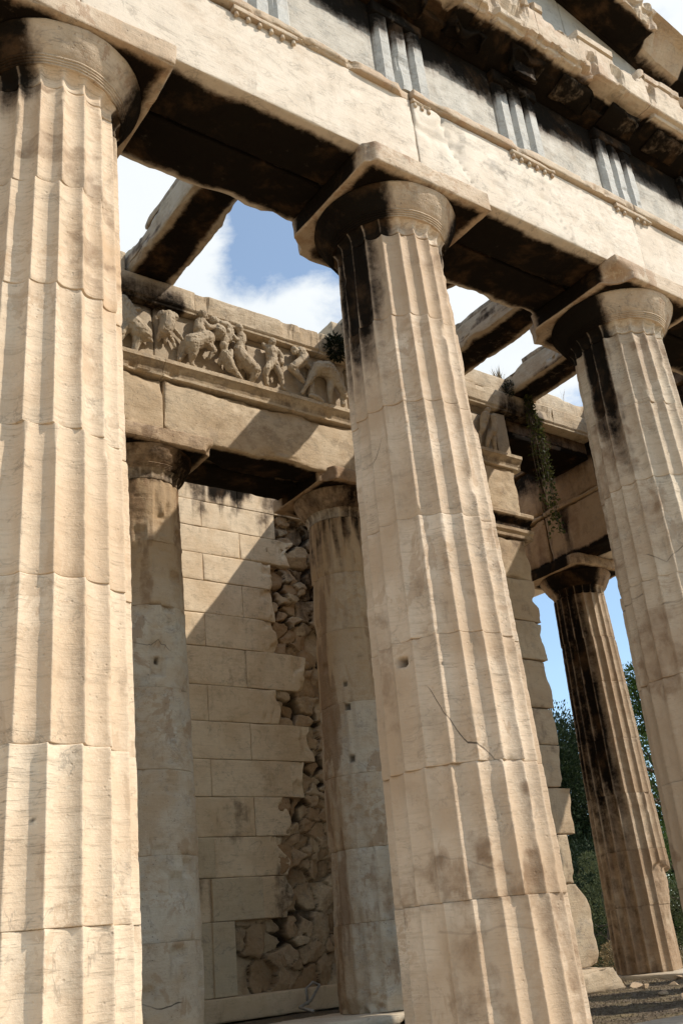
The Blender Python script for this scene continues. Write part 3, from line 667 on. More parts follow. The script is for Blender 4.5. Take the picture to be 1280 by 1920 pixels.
# ---- pediment
ped = thing('gable', (S/2, -.2, 7.84), 'broken stone gable with raking cornice at the top right', 'pediment')
PB = (S/2, -.2, 7.84)
apx, slope = S/2, .25
def rake(x): return 9.63-slope*abs(x-apx)
ends = (-5.7, 8.0)
tx_ = np.linspace(ends[0], ends[1], 11)
for k, (a, b) in enumerate(zip(tx_[:-1], tx_[1:])):
    def df(V, P0):
        t = (P0[:, 2]-7.962)/1.0; hgt = np.maximum(rake(P0[:, 0])-7.962-.004, .05); V[:, 2] = 7.962+(V[:, 2]-7.962)*hgt; return V
    part_block('tympanum_slab', a+.003, b-.003, -.33, .1, 7.962, 8.962, M['frieze_grey'], ped, .05 if 1 < b < 5.5 else .2, .006, .004, 350+k, .5, deform=df, base=PB, tone=.3)
def raking(xa, xb, seed, lost=0.0, vis=False):
    prof = np.array([(.25, .0), (-.30, .0), (-.34, -.03), (-.36, .0), (-.52, -.005), (-.70, -.01), (-.745, -.03), (-.77, -.03), (-.775, -.01), (-.78, .05), (-.78, .13), (-.80, .15), (-.825, .17), (-.825, .24), (-.81, .26), (-.5, .27), (.25, .28)])
    xs = np.linspace(xa, xb, max(3, int(abs(xb-xa)/(.025 if vis else .2))))
    X = np.repeat(xs[:, None], len(prof), 1); Y = np.broadcast_to(prof[:, 0], X.shape).copy(); Z = np.broadcast_to(prof[:, 1], X.shape).copy()
    q = np.stack([X, Y, Z], -1); n = fbm(q, 4.5, 4, seed); n2 = fbm(q, 15, 3, seed+2); nose = sst(-.42, -.72, Y)
    Y += nose*(.05*sst(.60, .67, n)+.006*(n2-.5)); Z += (n2-.5)*.006*nose
    if lost:
        kk = sst(-.35, -.60, Y+.35*(fbm(q, 1.6, 4, seed+5)-.5)+.25*np.clip((X-xa)/1.2, 0, 1)); Z += kk*lost*(1-Z/.28)*.9; Y += kk*.12*lost
    Z += np.vectorize(rake)(X)
    V = np.stack([X, Y, Z], -1).reshape(-1, 3); m = len(prof); idx = np.arange(len(xs)*m).reshape(len(xs), m)
    F = np.stack([idx[:-1, :-1], idx[:-1, 1:], idx[1:, 1:], idx[1:, :-1]], -1).reshape(-1, 4)
    cl = np.stack([idx[:-1, -1], idx[:-1, 0], idx[1:, 0], idx[1:, -1]], -1)
    cr = 1.2*sst(-.75, -.68, V[:, 1])*np.repeat(np.ones(len(xs)), m)
    if lost: cr = cr*np.where(q.reshape(-1, 3)[:, 1] < -.52+.3*(fbm(V, 2.5, 3, 8)-.5), .0, 1)
    mesh('raking_cornice_block', V-np.array(PB), [F, cl, idx[0][None, ::-1], idx[-1][None, :]], M['cornice'], ped, False, {'crust_shade': cr})
for k, (a, b) in enumerate([(-5.6, -4.3), (-4.29, -3.0), (-2.99, -1.6), (-1.59, -.2), (-.19, apx-.003), (apx+.003, 2.2), (2.206, 3.50), (3.508, 4.8), (4.806, 6.1), (6.106, 7.3)]):
    raking(a, b, 370+k, .30 if k == 7 else 0.0, 1 < b < 5.5)

# ------------------------------------------------------------------ marble ceiling beams across the ambulatory
GBm = 'marble ceiling beams over the ambulatory'
def ceiling_beam(xc, seed, label, ln=(.30, 3.98), zt=7.95, dark=1.0):
    t = thing('ceiling_beam', (xc, ln[0], 7.62), label, 'beam', GBm)
    def df(V, P0):
        n = fbm(P0, 1.8, 4, seed+2); low = P0[:, 2] < 7.70
        V[:, 2] += np.where(P0[:, 2] > 7.9, -.10*sst(.5, .7, n), 0); V[:, 2] += np.where(low, .05*sst(.52, .7, fbm(P0, 3, 4, seed+4))*sst(.16, .27, np.abs(P0[:, 0]-xc)), 0)
        return V
    V, F, P0 = rough(xc-.275, xc+.275, ln[0], ln[1], 7.622, zt, .028, .014, .006, seed, 1.0, df)
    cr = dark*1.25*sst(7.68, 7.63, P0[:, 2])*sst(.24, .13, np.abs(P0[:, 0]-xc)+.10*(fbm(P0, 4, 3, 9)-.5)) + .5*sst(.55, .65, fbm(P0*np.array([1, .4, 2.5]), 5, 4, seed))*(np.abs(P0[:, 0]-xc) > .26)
    mesh('beam_block', V-np.array((xc, ln[0], 7.62)), F, M['beam'], t, True, {'crust_shade': cr, 'tone': np.full(len(V), .2)})
    V, F, P0 = rough(xc-.265, xc+.25, ln[0]+.1, ln[1]-.55, zt-.02, zt+.075, .05, .012, .008, seed+7, .5)
    mesh('bedding_slab', V-np.array((xc, ln[0], 7.62)), F, M['beam'], t, True, {'crust_shade': np.full(len(V), .35)})
ceiling_beam(-.10, 401, 'marble ceiling beam crossing open sky beside the nearest column')
ceiling_beam(2.79, 403, 'marble ceiling beam hidden behind the middle column', dark=.8)
ceiling_beam(4.27, 405, 'marble ceiling beam just right of the middle column, sky on both sides', dark=.8)
ceiling_beam(5.68, 407, 'marble ceiling beam with a grass tuft at its foot, left of the right-hand column', dark=.8)

shslab = thing('shade_slab', (4.98, .5, 7.96), 'added unseen slab across two ceiling beams, shading the right porch column', 'slab')  # added out of view to keep the sun off the right porch column
V, F, P0 = rough(4.30, 5.66, .47, 2.05, 8.04, 8.20, .06, .02, .008, 409, 1.0)
mesh('slab', V-np.array((4.98, .5, 7.96)), F, M['beam'], shslab, True, {'crust_shade': 1.0*sst(8.12, 8.06, P0[:, 2])})
# ------------------------------------------------------------------ inner porch entablature
FY = P-.48
por = thing('porch_entablature', (S/2, P, H), 'inner porch beam with carved battle frieze over two worn columns', 'entablature')
OB = (S/2, P, H)
def porch_crust_shade(P0):  # underside of the porch beam: crust and painted shade together
    s = sst(5.80, 5.74, P0[:, 2])*sst(FY, FY+.06, P0[:, 1]); return 1.2*s*sst(.02, .12, P0[:, 1]-FY)
pj = [-2.9, .045, S, 5.31]
for k, (a, b) in enumerate(zip(pj[:-1], pj[1:])):
    def pdf(V, P0, k=k):
        # lower lip of the beam chipped away near the porch columns
        fr = P0[:, 1] < FY+.1
        V[:, 2] += np.where(P0[:, 2] < 5.78, .035*sst(.52, .66, fbm(P0, 2.6, 4, 60+k)), 0)
        V[:, 1] += np.where(fr, .012*sst(.55, .62, fbm(P0*np.array([1, 1, 1.5]), 3.0, 5, 66+k)), 0)
        return V
    part_block('porch_beam', a+.004, b-.004, FY, P-.02, H, 6.405, M['porch'], por, .035, .012, .004, 420+k, .9, deform=pdf, base=OB, crust_shade=porch_crust_shade, tone=[.2, .12, .1][k],
               stain=lambda P0: .35*sst(.55, .68, fbm(P0, 2.2, 4, 19)))
    part_block('porch_inner_beam', a+.004, b-.004, P, P+.45, H, 6.6, M['porch'], por, .07, .014, .006, 425+k, .9, base=OB, crust_shade=porch_crust_shade, tone=.5)
# crowning moulding of the beam (small fillet, hollow, overhanging fillet)
def moulding(name, x0, x1, prof, mat, parent, base, seed, step=.03, amp=.004, crust_shade=None, endx=None):
    prof = np.array(prof, float); xs = np.linspace(x0, x1, max(3, int((x1-x0)/step)))
    X = np.repeat(xs[:, None], len(prof), 1); Y = np.broadcast_to(prof[:, 0], X.shape).copy(); Z = np.broadcast_to(prof[:, 1], X.shape).copy()
    q = np.stack([X, Y, Z], -1); n = fbm(q, 9, 4, seed); fr = sst(prof[:, 0].max()-.05, prof[:, 0].min(), Y)
    Y += fr*((n-.5)*amp*2+.03*sst(.62, .72, fbm(q, 3.4, 4, seed+3))); Z += (fbm(q, 7, 3, seed+1)-.5)*amp
    V = np.stack([X, Y, Z], -1).reshape(-1, 3); m = len(prof); idx = np.arange(len(xs)*m).reshape(len(xs), m)
    F = np.stack([idx[:-1, :-1], idx[:-1, 1:], idx[1:, 1:], idx[1:, :-1]], -1).reshape(-1, 4); cl = np.stack([idx[:-1, -1], idx[:-1, 0], idx[1:, 0], idx[1:, -1]], -1)
    at = {'crust_shade': crust_shade(V)} if crust_shade else None
    return mesh(name, V-np.array(base), [F, cl, idx[0][None, ::-1], idx[-1][None, :]], mat, parent, False, at)
mp_ = [(FY+.2, 6.406), (FY-.012, 6.408), (FY-.03, 6.412), (FY-.034, 6.436), (FY-.018, 6.442), (FY-.016, 6.452), (FY-.03, 6.49), (FY-.055, 6.525), (FY-.07, 6.545), (FY-.072, 6.553), (FY-.084, 6.556), (FY-.086, 6.60), (FY-.08, 6.606), (FY+.2, 6.61)]
for a, b in ((-2.9, .028), (.034, 2.6), (2.606, 5.42)):
    moulding('beam_moulding', a, b, mp_, M['porch'], por, OB, 430+int(a*3), .022, .004, crust_shade=lambda V: .30*sst(6.55, 6.50, V[:, 2])*sst(6.43, 6.46, V[:, 2]))
# frieze slabs with figures
fr_j = [-2.9, -.05, 1.12, 2.55, 4.0, 5.31]; frieze = []
for k, (a, b) in enumerate(zip(fr_j[:-1], fr_j[1:])):
    def fdf(V, P0, k=k):
        fr = P0[:, 1] < FY+.1
        V[:, 1] += np.where(fr & (P0[:, 2] > 7.2), .05*sst(.50, .6, fbm(P0, 2.3, 4, 88+k)), 0); return V
    frieze.append(part_block('frieze_slab', a+.002, b-.002, FY+.012, P+.40, 6.612, 7.30, M['relief'], por, .045, .010, .006, 440+k, .9, deform=fdf, base=OB, tone=.1,
                             crust_shade=lambda P0: .5*sst(7.16, 7.30, P0[:, 2])*sst(.4, .6, fbm(P0, 2.2, 3, 3))))
# crowning course and the course above it, running on to the flank colonnade
cp = [(FY+.3, 7.301), (FY-.02, 7.305), (FY-.06, 7.31), (FY-.065, 7.335), (FY-.075, 7.345), (FY-.085, 7.36), (FY-.10, 7.50), (FY-.10, 7.585), (FY-.09, 7.60), (FY+.5, 7.605)]
for a, b in ((-2.9, .42), (.426, 2.1), (2.106, 3.9), (3.906, 5.33), (5.334, 6.25), (6.254, 7.12)):
    moulding('crown_course', a, b, cp, M['porch'], por, OB, 450+int(a*5), .028, .006,
             crust_shade=lambda V: .8*sst(.10, .25, V[:, 0]*0+np.exp(-((V[:, 0]+.25)/.42)**2)+np.exp(-((V[:, 0]-5.6)/.35)**2))*sst(7.6, 7.42, V[:, 2]+.1*(fbm(V, 4, 3, 1)-.5)))  # beam shadows painted as dark patches below two of the ceiling beams
for k, (a, b) in enumerate(((2.36, 3.1), (3.106, 4.0), (4.56, 5.40), (5.97, 7.10), (-2.9, -.40))):
    part_block('upper_course', a, b, FY-.06, FY+.55, 7.608, 7.88, M['porch'], por, .04, .012, .004, 460+k, .7, base=OB)
part_block('cross_beam', 5.45, 7.12, FY+.10, P+.42, 7.02, 7.30, M['flank'], por, .06, .012, .005, 470, .7, base=OB, crust_shade=lambda P0: .9*sst(7.10, 7.06, P0[:, 2])+.5)
part_block('broken_block', 2.7, 4.0, P+.10, P+.65, 7.70, 8.55, M['porch'], por, .05, .05, .02, 471, 1.0, base=OB,
           deform=lambda V, P0: np.stack([V[:, 0], V[:, 1], 7.70+(V[:, 2]-7.70)*(.55+.45*np.clip((P0[:, 0]-2.7)/.9, 0, 1)-.12*fbm(P0, 3, 3, 5))], 1))

# relief figures: capsules fused by a voxel remesh
def fuse(name, bones, mat, parent, base, vox=.011, smooth_it=4, flat=None, tone=0.0):
    """bones: list of (p0, r0, p1, r1); one continuous carved surface"""
    Vs, Fs, n0 = [], [], 0; nr, ns = 10, 8
    for p0, r0, p1, r1 in bones:
        p0 = np.array(p0, float); p1 = np.array(p1, float); ax = p1-p0; L = np.linalg.norm(ax)
        ax = ax/L if L > 1e-6 else np.array([0, 0, 1.0]); h = np.array([1.0, 0, 0]) if abs(ax[0]) < .8 else np.array([0, 1.0, 0])
        u = np.cross(ax, h); u /= np.linalg.norm(u); v = np.cross(ax, u); rows = []
        for t in np.linspace(-math.pi/2, 0, 4): rows.append((p0+ax*r0*math.sin(t), r0*max(math.cos(t), .02)))
        for t in np.linspace(0, math.pi/2, 4): rows.append((p1+ax*r1*math.sin(t), r1*max(math.cos(t), .02)))
        th = np.linspace(0, 2*math.pi, nr, endpoint=False)
        V = np.concatenate([c+r*(np.cos(th)[:, None]*u+np.sin(th)[:, None]*v) for c, r in rows]); m = len(rows)
        idx = np.arange(m*nr).reshape(m, nr); nx = np.roll(idx, -1, 1)
        Fs.append(np.stack([idx[:-1], nx[:-1], nx[1:], idx[1:]], -1).reshape(-1, 4)+n0)
        Vs.append(V); n0 += len(V)
        # caps
        for row, flip in ((0, True), (m-1, False)):
            c = n0; Vs.append(V[idx[row]].mean(0)[None]); n0 += 1
            tr = np.stack([idx[row], nx[row], np.full(nr, 0)], -1); o_ = n0-1-len(V)-0
        # (cap centres are joined below)
    # simple closed capsules: rebuild with caps per bone
    Vs, Q, T, n0 = [], [], [], 0
    for p0, r0, p1, r1 in bones:
        p0 = np.array(p0, float); p1 = np.array(p1, float); ax = p1-p0; L = np.linalg.norm(ax)
        ax = ax/L if L > 1e-6 else np.array([0, 0, 1.0]); h = np.array([1.0, 0, 0]) if abs(ax[0]) < .8 else np.array([0, 1.0, 0])
        u = np.cross(ax, h); u /= np.linalg.norm(u); v = np.cross(u, ax); rows = []
        for t in np.linspace(-1.35, 0, 4): rows.append((p0+ax*r0*math.sin(t), r0*math.cos(t)))
        for t in np.linspace(0, 1.35, 4): rows.append((p1+ax*r1*math.sin(t), r1*math.cos(t)))
        th = np.linspace(0, 2*math.pi, nr, endpoint=False)
        V = np.concatenate([c+r*(np.cos(th)[:, None]*u-np.sin(th)[:, None]*v) for c, r in rows]+[(p0-ax*r0)[None], (p1+ax*r1)[None]]); m = len(rows)
        idx = np.arange(m*nr).reshape(m, nr)+n0; nx = np.roll(idx, -1, 1)
        Q.append(np.stack([idx[:-1], nx[:-1], nx[1:], idx[1:]], -1).reshape(-1, 4))
        T.append(np.stack([nx[0], idx[0], np.full(nr, n0+m*nr)], -1)); T.append(np.stack([idx[-1], nx[-1], np.full(nr, n0+m*nr+1)], -1))
        Vs.append(V); n0 += len(V)
    tmp = mesh('tmp', np.concatenate(Vs)-np.array(base), [np.concatenate(Q), np.concatenate(T)], None)
    md = tmp.modifiers.new('r', 'REMESH'); md.mode = 'VOXEL'; md.voxel_size = vox; md.use_smooth_shade = True
    if smooth_it:
        ms = tmp.modifiers.new('s', 'SMOOTH'); ms.iterations = smooth_it; ms.factor = .5
    dg = bpy.context.evaluated_depsgraph_get(); ev = tmp.evaluated_get(dg)
    me = bpy.data.meshes.new_from_object(ev); me.name = name
    bpy.data.objects.remove(tmp, do_unlink=True)
    me.materials.clear(); me.materials.append(mat)
    if 'relief' in name:                                       # weathered, chisel-broken surface
        n_ = len(me.vertices); co = np.empty(n_*3, np.float32); no = np.empty(n_*3, np.float32)
        me.vertices.foreach_get('co', co); me.vertices.foreach_get('normal', no); co = co.reshape(-1, 3); no = no.reshape(-1, 3)
        a1 = fbm(co, 13.0, 4, 3, .6); a2 = 1-np.abs(2*fbm(co*np.array([1, 1, .55]), 21.0, 3, 5)-1)
        co = co+no*((a1-.5)*.010-(sst(.84, .97, a2)*.008))[:, None]; me.vertices.foreach_set('co', co.astype(np.float32).ravel()); me.update()
    for p in me.polygons: p.use_smooth = True
    o = bpy.data.objects.new(name, me); COL.objects.link(o); o.parent = parent
    return o
def fig(name, parent, chains, y=FY-.01):
    b = []
    for ch in chains:
        for (x0, z0, r0, *e0), (x1, z1, r1, *e1) in zip(ch[:-1], ch[1:]):
            y0 = y-.02-(e0[0]*1.25 if e0 else .62*r0); y1 = y-.02-(e1[0]*1.25 if e1 else .62*r1)
            q0, q1 = r0*1.10+.004, r1*1.10+.004; b.append(((x0, y0, z0), q0, (x1, y1, z1), q1))
    return fuse(name, b, M['relief'], parent, OB, .0072, 1)
f0, f1, f2, f3, f4 = frieze
fig('centaur_relief', f0, [[(-.45, 7.20, .06), (-.40, 7.10, .075), (-.36, 6.95, .085), (-.27, 6.86, .095), (-.22, 6.84, .085)], [(-.16, 6.83, .03), (-.10, 6.81, .015)], [(-.26, 6.84, .07), (-.30, 6.68, .035), (-.31, 6.62, .03)], [(-.40, 6.9, .06), (-.50, 6.70, .04)], [(-.38, 7.13, .03), (-.25, 7.17, .02)]])
fig('torso_relief', f1, [[(.02, 7.17, .052), (.15, 7.19, .052)], [(.08, 7.15, .075), (.07, 7.06, .075), (.045, 6.97, .068)], [(.045, 7.16, .05), (.05, 7.05, .05)], [(.13, 7.16, .05), (.11, 7.05, .045)], [(.13, 7.08, .03, .0), (.22, 7.0, .022, .0), (.30, 6.93, .014, 0)], [(.10, 6.98, .02, 0), (.15, 6.90, .018, 0), (.18, 6.82, .012, 0)], [(.05, 6.95, .03, .01), (.06, 6.86, .02, 0)], [(.0, 6.95, .03, .01), (-.02, 6.86, .02, 0)]])
fig('centaur_relief', f1, [[(.50, 7.325, .045, .06), (.515, 7.29, .042, .06)], [(.47, 7.20, .055, .04), (.46, 7.11, .062, .04), (.50, 7.05, .07)], [(.49, 7.22, .035, .06), (.56, 7.14, .026, .08), (.63, 7.18, .022, .07), (.72, 7.26, .018, .05)], [(.55, 7.02, .085), (.45, 6.96, .085), (.36, 6.90, .095)], [(.35, 6.86, .085, .06), (.36, 6.75, .045, .05), (.36, 6.68, .025), (.38, 6.63, .022)], [(.30, 6.86, .06, .02), (.26, 6.74, .03, .01), (.22, 6.66, .022)], [(.54, 6.96, .05, .05), (.63, 6.88, .03, .05), (.58, 6.78, .02, .03)], [(.30, 6.92, .02, .0), (.24, 6.84, .018, 0), (.22, 6.72, .014, 0)]])
fig('centaur_relief', f1, [[(.66, 7.30, .055), (.72, 7.29, .045)], [(.71, 7.16, .08), (.69, 7.12, .06)], [(.82, 7.30, .05), (.86, 7.22, .055), (.84, 7.12, .05)], [(.74, 7.27, .03, .06), (.80, 7.27, .03, .06)], [(.80, 7.10, .05), (.78, 7.0, .04)], [(.83, 7.2, .03, .05), (.92, 7.12, .025, .05)]])
fig('fallen_warrior_relief', f1, [[(.745, 6.965, .042, .07), (.755, 6.93, .036, .06)], [(.77, 6.86, .055, .06), (.80, 6.80, .06, .05), (.84, 6.72, .055, .04)], [(.74, 6.84, .03, .04), (.72, 6.76, .025, .02)], [(.84, 6.87, .03, .05), (.86, 6.95, .022, .04)], [(.86, 6.72, .045, .04), (.93, 6.66, .03, .03), (.99, 6.625, .018, .02)]])
fig('centaur_relief', f1, [[(.97, 7.285, .042, .06), (.98, 7.25, .036, .05)], [(1.0, 7.19, .052, .04), (.99, 7.09, .05, .03), (.97, 7.03, .05)], [(1.03, 7.21, .03, .04), (1.03, 7.13, .026, .05), (.93, 7.12, .022, .05)], [(.97, 7.0, .06), (1.01, 6.90, .075), (1.09, 6.83, .078), (1.16, 6.79, .07)], [(1.16, 6.76, .06, .05), (1.15, 6.69, .035, .04), (1.12, 6.63, .025)], [(.96, 6.95, .05), (.97, 6.84, .025), (.99, 6.78, .02)]])
fig('standing_warrior_relief', f2, [[(1.405, 7.225, .040, .07), (1.405, 7.20, .036, .06)], [(1.41, 7.13, .065, .03), (1.42, 7.02, .06, .03), (1.41, 6.94, .06, .03)], [(1.36, 7.16, .03, .03), (1.33, 7.2, .025, .01)], [(1.38, 6.92, .045, .04), (1.315, 6.83, .036, .06), (1.30, 6.76, .03, .04), (1.33, 6.65, .022, .02)], [(1.45, 6.94, .042, .04), (1.50, 6.80, .032, .05), (1.54, 6.66, .022, .03), (1.56, 6.63, .018, .04)], [(1.48, 7.16, .035, .03), (1.54, 7.08, .03, .04), (1.53, 6.98, .028, .05)], [(1.55, 7.05, .03, .01), (1.555, 6.92, .025, .01), (1.54, 6.78, .018, 0)]])
fig('striding_warrior_relief', f2, [[(1.74, 7.235, .04, .04), (1.74, 7.20, .033, .04)], [(1.84, 7.24, .06, .03), (1.87, 7.16, .06, .04), (1.83, 7.09, .058, .05)], [(1.77, 7.22, .035, .04), (1.82, 7.24, .04, .03)], [(1.81, 7.07, .055, .05), (1.73, 7.0, .05, .05), (1.69, 6.96, .05, .04)], [(1.71, 6.94, .045, .04), (1.75, 6.88, .034, .05), (1.83, 6.83, .026, .03)], [(1.90, 7.13, .025, .0), (2.0, 7.08, .03, 0), (2.08, 7.02, .03, 0)]])
fig('fallen_centaur_relief', f2, [[(1.98, 6.98, .045, .02), (2.08, 7.07, .085), (2.20, 7.08, .095), (2.28, 7.00, .085)], [(2.28, 6.98, .07, .05), (2.33, 6.90, .055, .06), (2.39, 6.82, .045, .06), (2.42, 6.76, .032, .05)], [(2.0, 7.0, .05, .03), (1.93, 6.87, .034, .04), (1.86, 6.75, .022, .03), (1.83, 6.68, .02)], [(2.25, 6.93, .05, .03), (2.21, 6.78, .030, .04), (2.23, 6.64, .024)], [(1.93, 6.65, .03, .03), (2.03, 6.645, .03, .03), (2.12, 6.63, .02)], [(1.99, 6.86, .03, 0), (1.96, 6.72, .04, 0)], [(2.40, 6.75, .03, .03), (2.41, 6.66, .03, .02)]])
fig('warrior_relief', f4, [[(4.89, 7.20, .04, .05), (4.885, 7.17, .035)], [(4.84, 7.12, .055, .04), (4.80, 7.0, .05, .03)], [(4.80, 7.0, .045), (4.74, 6.88, .032, .05), (4.69, 6.78, .026), (4.67, 6.64, .022)], [(4.97, 7.10, .055, .05), (4.97, 6.99, .05, .05), (4.93, 6.88, .05, .05)], [(4.90, 6.87, .045), (4.82, 6.75, .03, .04), (4.80, 6.64, .022)], [(4.95, 6.86, .04), (4.93, 6.74, .03, .03), (4.95, 6.63, .022)], [(4.90, 7.14, .03), (4.97, 7.14, .035)]])
fig('warrior_relief', f3, [[(3.0, 7.2, .042), (3.0, 7.16, .036)], [(3.0, 7.1, .06), (3.02, 6.95, .055)], [(3.02, 6.93, .045), (2.95, 6.78, .03), (2.96, 6.64, .022)], [(3.03, 6.93, .045), (3.10, 6.8, .03), (3.12, 6.64, .022)]])
part_block('corner_pier', 5.06, 5.305, FY-.012, FY+.012, 6.612, 7.28, M['relief'], frieze[4], .03, .008, .003, 480, .6, base=OB)

# ------------------------------------------------------------------ anta pier and side wall of the porch
def jag(z, seed, step=.08):
    r = np.random.default_rng(seed); k = np.arange(-2, 9, step); return np.interp(z, k+r.uniform(-.3, .3, len(k))*step, r.uniform(0, 1, len(k)))
anta = thing('anta_pier', (5.0, P, 0), 'ragged stone end pier of the porch wall, right of the middle column', 'pier')
AB = (5.0, P, 0)
zA = [0.20, 1.08, 1.62, 2.15, 2.65, 3.10, 3.71, 4.22, 4.79, 5.36]; xA = [5.27, 5.09, 5.30, 5.22, 5.24, 5.29, 5.32, 5.33, 5.32]
for k in range(9):
    def adf(V, P0, k=k):
        rt_ = sst(4.95, xA[k], P0[:, 0])
        n = fbm(np.stack([P0[:, 1]*.6, P0[:, 2]*1.0, 0*P0[:, 0]], 1), 3.0, 4, 500+k); jg = jag(P0[:, 2], 520+k, .2)*.5+.5*fbm(P0, 6, 4, 3)
        V[:, 0] -= rt_*.065*sst(.30, .9, jg); V[:, 1] += rt_*.03*sst(.5, .7, n)*(P0[:, 1] < FY+.1)
        zz_ = (P0[:, 2]-zA[k])/(zA[k+1]-zA[k])
        if k in (7,): V[:, 0] -= rt_*.09*np.exp(-((P0[:, 2]-4.52)/.07)**2)
        if k == 0: V[:, 0] -= rt_*.20*sst(.62, 1.0, zz_)**2
        if k == 3: V[:, 0] -= rt_*.07*sst(.25, 0, zz_)
        return V
    part_block('pier_block', 4.70, xA[k], FY+.008*(k % 3), 5.0, zA[k]+.002, zA[k+1]-.002, M['anta'], anta, .03, .012, .005, 510+k, .9, deform=adf, base=AB, tone=.15*(k % 3),
               crust_shade=lambda P0: .30*sst(4.9, 5.3, P0[:, 2])+.22*sst(.56, .66, fbm(P0, 3, 4, 4)))
part_block('pier_foot', 4.62, 5.40, FY-.10, 5.0, -.06, .199, M['anta'], anta, .035, .03, .02, 520, 1.0, base=AB,
           deform=lambda V, P0: np.stack([V[:, 0]+.12*sst(.12, -.06, P0[:, 2])*sst(5.2, 5.4, P0[:, 0])-.10*sst(.05, .2, P0[:, 2])*sst(5.2, 5.4, P0[:, 0])*fbm(P0, 4, 3, 6), V[:, 1], V[:, 2]], 1))
acap = [(FY+.3, 5.362), (FY, 5.366), (FY-.012, 5.375), (FY-.016, 5.43), (FY-.045, 5.45), (FY-.05, 5.49), (FY-.005, 5.50), (FY-.004, 5.60), (FY-.05, 5.635), (FY-.085, 5.66), (FY-.09, 5.70), (FY-.085, 5.709), (FY+.3, 5.71)]
moulding('pier_capital', 4.62, 5.42, acap, M['anta'], anta, AB, 530, .02, .005, crust_shade=lambda V: 1.25*sst(5.48, 5.52, V[:, 2])*sst(5.66, 5.62, V[:, 2])+.5*sst(5.40, 5.36, V[:, 2]))
part_block('pier_capital_core', 4.66, 5.34, FY+.29, 5.0, 5.362, 5.709, M['anta'], anta, .08, .01, .004, 531, .5, base=AB)
part_block('side_wall_course', 4.74, 5.30, 5.004, 8.2, 5.364, 5.711, M['wall'], anta, .25, .006, .004, 539, .5, base=AB)
for k in range(9):
    part_block('side_wall_course', 4.74, 5.30, 5.004, 8.2, zA[k]+.002, zA[k+1]-.002, M['wall'], anta, .25, .006, .004, 540+k, .5, base=AB)
part_block('side_wall_foot', 4.68, 5.40, 5.004, 8.2, -.06, .199, M['wall'], anta, .3, .01, .004, 549, .5, base=AB)
zt_ = [5.715, 6.2, 6.7, 7.2, 7.7, 8.22]
for k in range(5):
    part_block('side_wall_course', 4.74, 5.30, P+.455, 8.2, zt_[k], zt_[k+1]-.003, M['wall'], anta, .25, .006, .004, 555+k, .5, base=AB)
antl = thing('anta_pier', (-2.45, P, 0), 'stone end pier of the porch wall hidden behind the nearest column', 'pier')
for k in range(9): part_block('pier_block', -2.72, -2.16, FY, 8.2, zA[k]+.002, zA[k+1]-.002, M['wall'], antl, .2, .006, .004, 560+k, .5, base=(-2.45, P, 0))
part_block('pier_foot', -2.80, -2.10, FY-.1, 8.2, -.06, .199, M['wall'], antl, .2, .01, .004, 569, .5, base=(-2.45, P, 0))
part_block('pier_capital', -2.78, -2.10, FY-.07, 8.2, 5.362, 5.709, M['wall'], antl, .2, .01, .004, 571, .5, base=(-2.45, P, 0))

# ------------------------------------------------------------------ back wall of the porch
YW = 7.60
bw = thing('back_wall', (S/2, YW, 0), 'coursed marble back wall of the porch, broken to rubble on its right', 'wall')
WB = (S/2, YW, 0)
zW = [0.24, 1.11, 1.64, 2.15, 2.67, 3.17, 3.69, 4.20, 4.76, 5.26, 5.76, 6.19, 6.62, 7.05, 7.36]
xE = [2.71, 3.76, 3.72, 3.79, 4.10, 4.29, 3.74, 4.28, 3.80, 3.79, 3.77, 4.17, 3.82, 4.66]
for k in range(14):
    off = 2.51 if k % 2 == 0 else 3.16
    js = [x for x in (off-1.3*5, off-1.3*4, off-1.3*3, off-1.3*2, off-1.3, off, off+1.3) if -2.2 < x < xE[k]-.15]
    js = [-2.14]+js+[xE[k]]
    for j, (a, b) in enumerate(zip(js[:-1], js[1:])):
        last = b == xE[k]; rs = np.random.default_rng(k*31+j)
        yo = rs.normal(0, .004)
        mat = M['wall']
        if k in (0, 1, 2) and b < 2.75 and a > 1.0: mat = M['wall_new']; yo -= .03
        if k == 1 and last and False: pass
        def wdf(V, P0, last=last, b=b, k=k):
            if last and k not in (12, 0):
                n = fbm(np.stack([P0[:, 1]*1.0, P0[:, 2], P0[:, 0]*.4], 1), 4.0, 4, 600+k); e = sst(b-.45, b, P0[:, 0])
                jg = jag(P0[:, 2], 680+k, .24)*.8+.2*fbm(P0, 11, 3, 4); V[:, 0] -= e*.20*jg; V[:, 1] += e*.05*sst(.45, .6, fbm(P0, 5, 4, 610+k))*(P0[:, 1] < YW+.1)
            return V
        vis = b > 1.9
        V, F, P0 = rough(a+.0015, b-.0015, YW+yo, YW+.30, zW[k]+.0015, zW[k+1]-.0015, .026 if last else (.045 if vis else .2), .005 if mat is M['wall'] else .003, .0022, 620+k*7+j, .45 if last else .25, wdf)
        cr = .62*sst(6.25, 7.25, P0[:, 2])*sst(.45, .64, fbm(P0*np.array([2.2, 1, .45]), 1.9, 4, 9))+.75*sst(7.1, 7.36, P0[:, 2])*sst(.42, .58, fbm(P0, 1.6, 4, 3))+.26*sst(.44, .62, fbm(P0, 1.2, 5, 13))*sst(4.2, 1.8, P0[:, 2])+.10*sst(.48, .62, fbm(P0, 1.2, 5, 13))  # stains at the top; shade painted in blotches over the lower courses
        ckk = np.zeros(len(P0))
        mesh('ashlar_block', V-np.array(WB), F, mat, bw, True, {'crust_shade': cr, 'tone': np.full(len(V), max(0, rs.normal(.12, .1))), 'crack': ckk})
